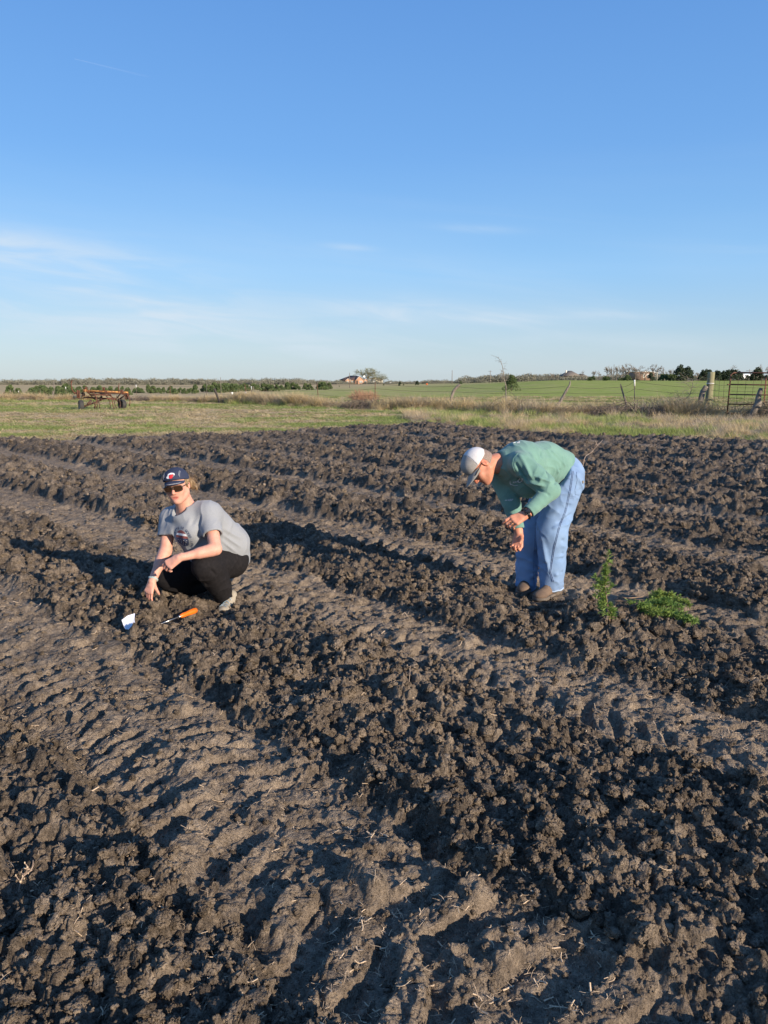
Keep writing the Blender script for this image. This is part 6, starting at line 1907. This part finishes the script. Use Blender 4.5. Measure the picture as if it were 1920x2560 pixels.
# jeans
s = SDF(np.array((-.40, -.45, -.02)), np.array((.60, .62, 1.18)), .0055)
s.cone(PV + (.02, .02, .00), PV + (-.02, 0, -.03), .13, .150, .05); s.ell(PV + (.025, .02, -.045), (.138, .165, .155), None, .05)
s.cone(HIL, KL, .148, .112, .04); s.cone(KL, AL + (0, 0, -.01), .108, .090, .04); s.cone(HIR, KR, .140, .100, .03); s.cone(KR, AR + (0, 0, -.01), .095, .082, .03)
s.cone(KL + (.035, .03, -.06), AL + (.02, .01, .16), .085, .075, .04); s.cut(PV + (-.02, 0, .10), np.array((-.75, -.3, .6)), .01)
s.cut(AL + (0, 0, -.005), (0.12, 0, -1), .004, .14); s.cut(AR + (0, 0, .0), (-.06, 0, -1), .004, .13)
s.cone(AL + (0, 0, .03), AL + (0, 0, -.06), .076, .080, .004, 'sub'); s.cone(AR + (0, 0, .03), AR + (0, 0, -.06), .066, .070, .004, 'sub')


def djn(V):
    d = folds(V, (0.5, 0.2, .75), 15, .0075, 12) + folds(V, (-.5, 0.2, .75), 22, .004, 15)
    f_ = []
    for (a, b, w_, h_) in (((1338, 1306), (1392, 1278), .020, .012), ((1342, 1326), (1408, 1352), .016, -.014), ((1350, 1342), (1410, 1366), .018, .012), ((1348, 1368), (1408, 1384), .013, -.011), ((1356, 1352), (1372, 1428), .018, .013), ((1346, 1296), (1350, 1380), .015, -.013), ((1338, 1425), (1392, 1437), .014, .014),
                       ((1342, 1442), (1406, 1430), .012, -.014), ((1344, 1452), (1404, 1452), .013, .012), ((1362, 1410), (1406, 1396), .012, -.011), ((1290, 1432), (1334, 1438), .013, .012), ((1292, 1452), (1336, 1448), .011, -.011), ((1405, 1215), (1452, 1226), .014, -.010), ((1400, 1232), (1446, 1246), .014, .009),
                       ((1362, 1262), (1432, 1228), .020, .012), ((1352, 1284), (1424, 1262), .014, -.011), ((1396, 1306), (1428, 1286), .013, -.011), ((1385, 1320), (1420, 1310), .013, .010), ((1318, 1318), (1340, 1372), .013, .011), ((1292, 1390), (1330, 1402), .013, .009)):
        A_ = bsx(a, bj); B_ = bsx(b, bj)
        if A_ is not None and B_ is not None: f_.append((A_, B_, w_, h_))
    return d + 1.6 * creases(V, f_)


pre, V0 = s.mesh('pre'); bj = bvh_of(pre); me, V = s.mesh('jeans', djn, 2); bpy.data.meshes.remove(pre); jeans = obj('jeans', me, DENIM, man); bj = bvh_of(me)
for dx in (0, 3): seam([(1434 + dx - 3, 1178), (1424 + dx, 1225), (1413 + dx, 1275), (1396 + dx, 1320), (1384 + dx, 1370), (1374 + dx, 1430), (1383 + dx, 1457)], bj, .0030, 'side_seam', DENIMD, jeans)
seam([(1339, 1320), (1336, 1370), (1333, 1430), (1336, 1470)], bj, .0028, 'inner_seam', DENIMD, jeans)
for pl in ([(1441, 1180), (1443, 1200), (1437, 1225), (1438, 1236), (1449, 1238)], [(1430, 1183), (1416, 1196), (1428, 1198)], [(1420, 1246), (1440, 1244)], [(1421, 1242), (1441, 1240)]): seam(pl, bj, .002, 'pocket_seam', DENIMD, jeans)
for A_, r_, nm in ((AL + (0, 0, -.012), .088, 'hem'), (AR + (0, 0, -.002), .080, 'hem')):
    P = [A_ + (math.cos(a) * r_, math.sin(a) * r_, .006 + (math.cos(a) * .01 if r_ > .085 else -math.cos(a) * .005) + .002 * math.sin(a * 9)) for a in np.linspace(0, 6.283, 33)]
    m = MB(); m.tube(P, .0055, 5, False, flat=1.4); m.build(nm, DENIML, jeans, True)
q = bsx((1457, 1205), bj, .002)
if q is not None: m = MB(); m.box(q, (.012, .02, .022), bevel=.004); m.build('leather_patch', SHOEB, jeans)
# boots
zf = .005
sh = shoe(man, AL + (.06, .07, 0) - (0, 0, AL[2] - zf), AL + (-.155, -.20, 0) - (0, 0, AL[2] - zf), (0, 0, 1), BOOTM, SOLE, .056, .085, name='boot', h_=.0045)
sh = shoe(man, AR + (.02, .08, 0) - (0, 0, AR[2] - zf), AR + (-.06, -.185, 0) - (0, 0, AR[2] - zf), (0, 0, 1), BOOTM, SOLE, .054, .085, name='boot', h_=.0045)
# watch and ring
d = WL - EL; d /= np.linalg.norm(d); q = frame(d, (0, -1, .3)); w0 = WL - d * .012
m = MB(); m.tube([w0 + q @ np.array((math.cos(a) * .040, 0, math.sin(a) * .036)) for a in np.linspace(0, 6.283, 25)], .011, 4, False, flat=.35)
wt = m.build('watch', WATCHB, man); m = MB(); m.box(w0 + q @ np.array((0.004, 0, .041)), (.036, .042, .012), q, bevel=.004); m.build('watch_face', WATCHB, wt)
r0 = WL + RL @ (np.array((-.0105, .107, -.006)) * 1.08); m = MB(); m.tube([r0 + RL @ np.array((math.cos(a) * .0115, .0, math.sin(a) * .0115)) for a in np.linspace(0, 6.283, 15)], .0022, 5, False); m.build('ring', GOLD, man, True)
# ------------------------------------------------------------------ things on the soil
ORGH = mat('orange_plastic', (.85, .17, .012), .35, (.78, .14, .01), 30)
CHROME = mat('worn_steel_blade', (.55, .55, .54), .3, (.42, .41, .39), 40, metal=.9)
PAPER = mat('white_paper', (.82, .83, .90), .8, (.78, .79, .87), 30, transl=.2)
INK = mat('grey_pencil', (.30, .30, .36), .9)
hd = lambda px, py, dz=0.0: (lambda g: np.array((g[0], g[1], float(z_at(g[0], g[1], False)[0]) + dz)))(G(px, py, .07))


def ztop(p, q, n=12, w_=.03):
    """height that clears the soil along a short line"""
    t = np.linspace(0, 1, n)[:, None]; P = np.array(p)[None, :2] * (1 - t) + np.array(q)[None, :2] * t
    return float(max(z_at(P[:, 0], P[:, 1]).max(), z_at(P[:, 0] + w_, P[:, 1]).max()))


a = G(401, 1547, .085); b = G(487, 1510, .11); zt = ztop(a, b)
sd = (b - a); L = np.linalg.norm(sd); L = min(L, .34); sd /= np.linalg.norm(sd); a = b - sd * L
lift = zt + .012; za = float(z_at(a[0], a[1])[0]) + .01
e = empty('screwdriver', ((a + b) / 2 * (1, 1, 0)) + (0, 0, lift), 'screwdriver with a fat orange handle lying on the soil before the squatting woman', 'screwdriver')
o_ = np.array(e.location); tip = np.array((a[0], a[1], max(za, lift - .03))) - o_; end = np.array((b[0], b[1], lift + .012)) - o_; ax = end - tip; ax /= np.linalg.norm(ax); mid = tip + (end - tip) * .55
m = MB(); m.lathe([(.0095, 0), (.013, .006), (.0175, .03), (.0155, .05), (.0195, .09), (.0205, .125), (.017, .145), (0, .152)], mid, ax, 8); m.build('handle', ORGH, e, True)
m = MB(); m.tube([tip + ax * .02, mid + ax * .002], .0042, 8); m.box(tip + ax * .012, (.010, .026, .0022), frame(ax, (0, 0, 1))); m.build('blade', CHROME, e)
m = MB(); m.lathe([(.006, -.012), (.0085, -.010), (.0085, .004)], mid, ax, 12); m.build('ferrule', CHROME, e)

# folded paper
c = G(321, 1556, .06); zc = ztop(c + (-.06, 0, 0), c + (.06, 0, 0)) + .004
pp = []
for px, py, dz in ((304, 1550, .02), (319, 1539, .055), (337, 1533, .075), (336, 1548, .05), (338, 1562, .02), (326, 1574, .0), (313, 1573, -.005), (308, 1562, .005), (321, 1555, .055), (325, 1565, .03)):
    q = W(px, py, c[1] - .13 + dz * .6 - (py - 1555) * .0018); pp.append(q)
e = empty('folded_paper', (c[0], c[1], zc), 'creased white folded paper lying on the clods by the woman\'s hand', 'paper')
pp = np.array(pp); low = pp[:, 2].min(); zs = float(z_at(pp[:, 0], pp[:, 1]).max()); zc = min(zc, low + .05); pp = pp - np.array(e.location)
F = np.array([(0, 1, 8), (1, 2, 8), (2, 3, 8), (3, 4, 8), (4, 9, 8), (4, 5, 9), (5, 6, 9), (6, 7, 9), (7, 8, 9), (7, 0, 8)])
th_ = np.array((0, .0016, -.001)); obj('sheet', mesh_from('sheet', np.concatenate([pp, pp + th_]), np.concatenate([F, F[:, ::-1] + 10])), PAPER, e)
m = MB()
for k, (i, j, f0) in enumerate(((0, 8, .3), (1, 8, .4), (2, 8, .35))):
    p0 = pp[i] * (1 - f0) + pp[j] * f0; p1 = p0 + (pp[(i + 1) % 3] - pp[i]) * .3; p0 = p0 + (0, -.002, .0015); p1 = p1 + (0, -.002, .0015)
    m.tube([p0, (p0 + p1) / 2 + (0, 0, .003), p1], .0007, 3, False)
m.build('pencil_note', INK, e)

# cedar cuttings -----------------------------------------------------
CED = mat('fresh_cedar_green', (.16, .26, .05), .75, (.24, .33, .08), 14, transl=.25)
CEDY = mat('yellow_green_cedar', (.24, .30, .06), .75, (.16, .24, .05), 14, transl=.25)
STEM = mat('cedar_stem', (.36, .24, .15), .85, (.24, .16, .10), 30)


def spray(m, p, d, L, r_, up, dens=1.0):
    """one scaly cedar branchlet: a spine with many short leafy twigs"""
    n = max(5, int(L / .0065 * dens)); d = d / np.linalg.norm(d); side = np.cross(d, up); side /= np.linalg.norm(side); upv = np.cross(side, d)
    pts = [p]
    for i in range(n):
        dd = d + upv * (.25 * i / n) + r_.normal(0, .10, 3); pts.append(pts[-1] + dd / np.linalg.norm(dd) * L / n)
    pts = np.array(pts)
    for i in range(n):
        t = i / n; l_ = (.030 * (1 - t) ** .8 + .008) * (.6 + .7 * r_.random())
        for sg in (-1, 1):
            q = d * .8 + side * sg * (.9 + .3 * r_.normal()) + upv * r_.normal() * .7; q /= np.linalg.norm(q); w_ = np.cross(q, r_.normal(0, 1, 3)); w_ /= np.linalg.norm(w_); w_ *= .0022
            b_ = pts[i]; m.add([b_ - w_, b_ + w_, b_ + q * l_ * .6 + w_ * 1.3, b_ + q * l_, b_ + q * l_ * .6 - w_ * 1.3], None, [(0, 1, 2), (0, 2, 4), (4, 2, 3)])
            if l_ > .014:
                for s2 in (-1, 1):
                    q2 = q + side * s2 * .5 + upv * s2 * .6 * r_.normal(); q2 /= np.linalg.norm(q2); b2 = b_ + q * l_ * .5; m.add([b2 - w_ * .8, b2 + w_ * .8, b2 + q2 * l_ * .55], None, [(0, 1, 2)])
    return pts


def cutting(nm, label, base, path, branches, seed, mt, group=None, stem_r=.004, lscale=.72):
    """seedling: stem along path (offsets from base), branches (t, direction, length)"""
    r_ = np.random.default_rng(seed); e = empty(nm, base, label, 'seedling', group)
    path = np.array(path, float); t = np.linspace(0, 1, len(path)); tt = np.linspace(0, 1, 16); Q = np.stack([np.interp(tt, t, path[:, k]) for k in range(3)], 1); Q[1:-1] = (Q[:-2] + 2 * Q[1:-1] + Q[2:]) / 4
    m = MB(); m.tube(Q, np.linspace(stem_r, .0012, 16), 5); m.build('stem', STEM, e)
    m = MB(); ms = MB()
    for tb, d, L in branches:
        L = L * lscale
        p = np.array([np.interp(tb, tt, Q[:, k]) for k in range(3)]); P = spray(m, p, np.array(d, float), L, r_, np.array((.05, .1, 1.)), 1.0); ms.tube(P, .0012, 3, False)
        for k in range(int(L / .022)):
            i = r_.integers(1, len(P) - 1); d2 = np.array(d, float) / np.linalg.norm(d) + r_.normal(0, .55, 3); spray(m, P[i], d2, L * .38 * (1 - i / len(P) * .5), r_, np.array((.05, .1, 1.)), .9)
    m.build('foliage', mt, e); ms.build('twigs', STEM, e)
    return e


g0 = G(1524, 1572, .06); zb = float(z_at(g0[0], g0[1])[0]) - .01; base = np.array((g0[0], g0[1], zb))
pth = [np.array(W(px, py, g0[1])) - base for px, py in ((1524, 1572), (1524, 1545), (1519, 1510), (1512, 1465), (1517, 1425), (1522, 1383))]; pth[0] = np.zeros(3)
D = lambda x, z, y=0: (x, y, z)
cutting('cedar_seedling', 'small cedar seedling standing upright in the soil beside the pile of cut cedar', base, pth,
        [(.14, D(.5, 1), .10), (.16, D(.25, 1, -.2), .12), (.20, D(-.7, .75), .13), (.22, D(.3, 1, .3), .09), (.30, D(.25, 1), .08), (.36, D(-.8, .55), .15), (.40, D(-.9, .8, -.2), .17), (.44, D(-.5, .9, .3), .12), (.50, D(.5, .9), .10), (.52, D(-.95, .55), .13), (.55, D(-.85, .95), .17), (.60, D(.15, 1, .2), .10), (.60, D(-.4, 1), .09), (.66, D(.3, .9), .09), (.70, D(-.3, 1, .2), .09), (.74, D(-.1, 1), .10), (.80, D(-.35, 1), .06), (.86, D(.1, 1), .05), (.94, D(-.05, 1), .05)], 41, CED)
bs_ = [((1531, 1502), (1600, 1512), (1660, 1528), (1741, 1545), CED), ((1535, 1497), (1600, 1500), (1660, 1492), (1688, 1487), CED), ((1540, 1493), (1610, 1503), (1680, 1500), (1722, 1512), CEDY), ((1533, 1500), (1590, 1522), (1625, 1545), (1650, 1572), CEDY), ((1540, 1505), (1610, 1520), (1680, 1540), (1735, 1556), CED),
       ((1548, 1499), (1605, 1507), (1650, 1515), (1700, 1530), CED), ((1536, 1503), (1588, 1515), (1606, 1530), (1602, 1550), CED), ((1560, 1502), (1612, 1498), (1640, 1495), (1670, 1500), CEDY)]
place_w = ('reaching farthest across, its tip lowest toward the soil', 'curving up along the back edge', 'spread behind the middle with yellowish tips', 'drooping down toward the camera at the front', 'lying along the front edge with a long tip', 'buried in the middle', 'short one hanging at the stem end', 'pale small one on top')
for k, (p0, p1, p2, p3, mt_) in enumerate(bs_):
    P = [G(*p, .07) for p in (p0, p1, p2, p3)]; P = np.array(P); zz = np.array([ztop(P[max(i - 1, 0)], P[i], 6) for i in range(4)]); P[:, 2] = np.minimum(zz, .17) + .012 + .008 * k + np.array((0, .0, .02, .02)); b_ = P[0].copy(); Pl = P - b_
    r_ = np.random.default_rng(70 + k); dm = (Pl[3] - Pl[1]); dm /= np.linalg.norm(dm); br = []
    for q in range(13):
        tb = .42 + .55 * q / 12; sgn = (-1) ** q; d = dm + sgn * np.cross(dm, (0, 0, 1)) * (.55 + .3 * r_.random()) + np.array((0, 0, .10 * r_.random())); br.append((tb, d, (.15 - .09 * (q / 12)) * (.7 + .5 * r_.random())))
    cutting('cedar_cutting', 'cut cedar in the pile, ' + place_w[k], b_, Pl, br, 80 + k, mt_, 'cut cedar seedlings lying in a pile', .0035)

# loose twigs
BUD = mat('budded_twig_bark', (.30, .21, .15), .85, (.42, .34, .27), 40)


def twig(path, Y, r, label, nbud, seed, side=6, L=.06):
    r_ = np.random.default_rng(seed); P = np.array([W(px, py, Y) for px, py in path]); zb_ = float(z_at(P[0][0], P[0][1])[0]); base = P[0].copy(); base[2] = min(zb_, base[2] + .1)
    e = empty('dry_twig', base, label, 'twig'); P = P - base; P[0] = 0; t = np.linspace(0, 1, len(P)); tt = np.linspace(0, 1, 20); Q = np.stack([np.interp(tt, t, P[:, k]) for k in range(3)], 1); Q[1:-1] = (Q[:-2] + 2 * Q[1:-1] + Q[2:]) / 4; Q[:, 1] += np.linspace(0, .05, 20)
    m = MB(); m.tube(Q, np.linspace(r, r * .5, 20), 5)
    tips = []
    for k in range(side):
        i = r_.integers(5, 19); d = r_.normal(0, 1, 3) + np.array((0, 0, .6)); d /= np.linalg.norm(d); tip_ = Q[i] + d * L * (.5 + r_.random()); m.tube([Q[i], (Q[i] + tip_) / 2 + r_.normal(0, .003, 3), tip_], [r * .6, r * .5, r * .35], 4); tips.append(tip_)
    m.build('stem', BUD, e); m = MB()
    for k in range(nbud):
        p = tips[k % len(tips)] if tips and k % 2 else Q[r_.integers(4, 20)] + r_.normal(0, r, 3); m.lathe([(0, -.004), (.002, -.001), (.002, .002), (0, .004)], p, (0, .2, 1), 6)
    tag(m.build('buds', STRAW, e), kind='stuff')


twig([(18, 2350), (30, 2280), (42, 2210), (62, 2200)], 2.12, .0035, 'long budded twig standing in the clods at the very edge nearest the camera', 12, 3, 7, .035)
twig([(1018, 1762), (1022, 1730), (1024, 1700), (1028, 1672)], 3.66, .0022, 'thin bare twig upright in the middle of the cloddy bed', 4, 4, 3, .02)
twig([(1444, 1158), (1462, 1142), (1480, 1132), (1510, 1100)], 9.6, .007, 'budded branch sticking up from the soil behind the bending man', 10, 5, 6, .09)

# contrail: a long thin trail of ice high in the air
CTR = bpy.data.materials.new('contrail_ice'); CTR.use_nodes = True
nt = CTR.node_tree; nt.nodes.clear(); o1 = nt.nodes.new('ShaderNodeOutputMaterial'); tr = nt.nodes.new('ShaderNodeBsdfTransparent'); df = nt.nodes.new('ShaderNodeBsdfDiffuse'); mx = nt.nodes.new('ShaderNodeMixShader'); lw = nt.nodes.new('ShaderNodeLayerWeight'); lw.inputs[0].default_value = .5
df.inputs[0].default_value = (.9, .9, .9, 1); at = nt.nodes.new('ShaderNodeAttribute'); at.attribute_name = 'dens'; nt.links.new(at.outputs['Fac'], mx.inputs[0]); nt.links.new(tr.outputs[0], mx.inputs[1]); nt.links.new(df.outputs[0], mx.inputs[2]); nt.links.new(mx.outputs[0], o1.inputs[0])
A_ = W(186, 147, 9000); B_ = W(375, 193, 9600); t = np.linspace(0, 1, 20)
m = MB(); m.tube([A_ + (B_ - A_) * q for q in t], 4 + 9 * t, 6, False)
me = m.mesh('trail'); a_ = me.attributes.new('dens', 'FLOAT', 'POINT'); a_.data.foreach_set('value', np.repeat(.016 * (1 - t) ** .8 + .002, 6).astype(np.float32))
o = obj('contrail', me, CTR); tag(o, 'short thin white contrail high in the clear blue sky', 'contrail')
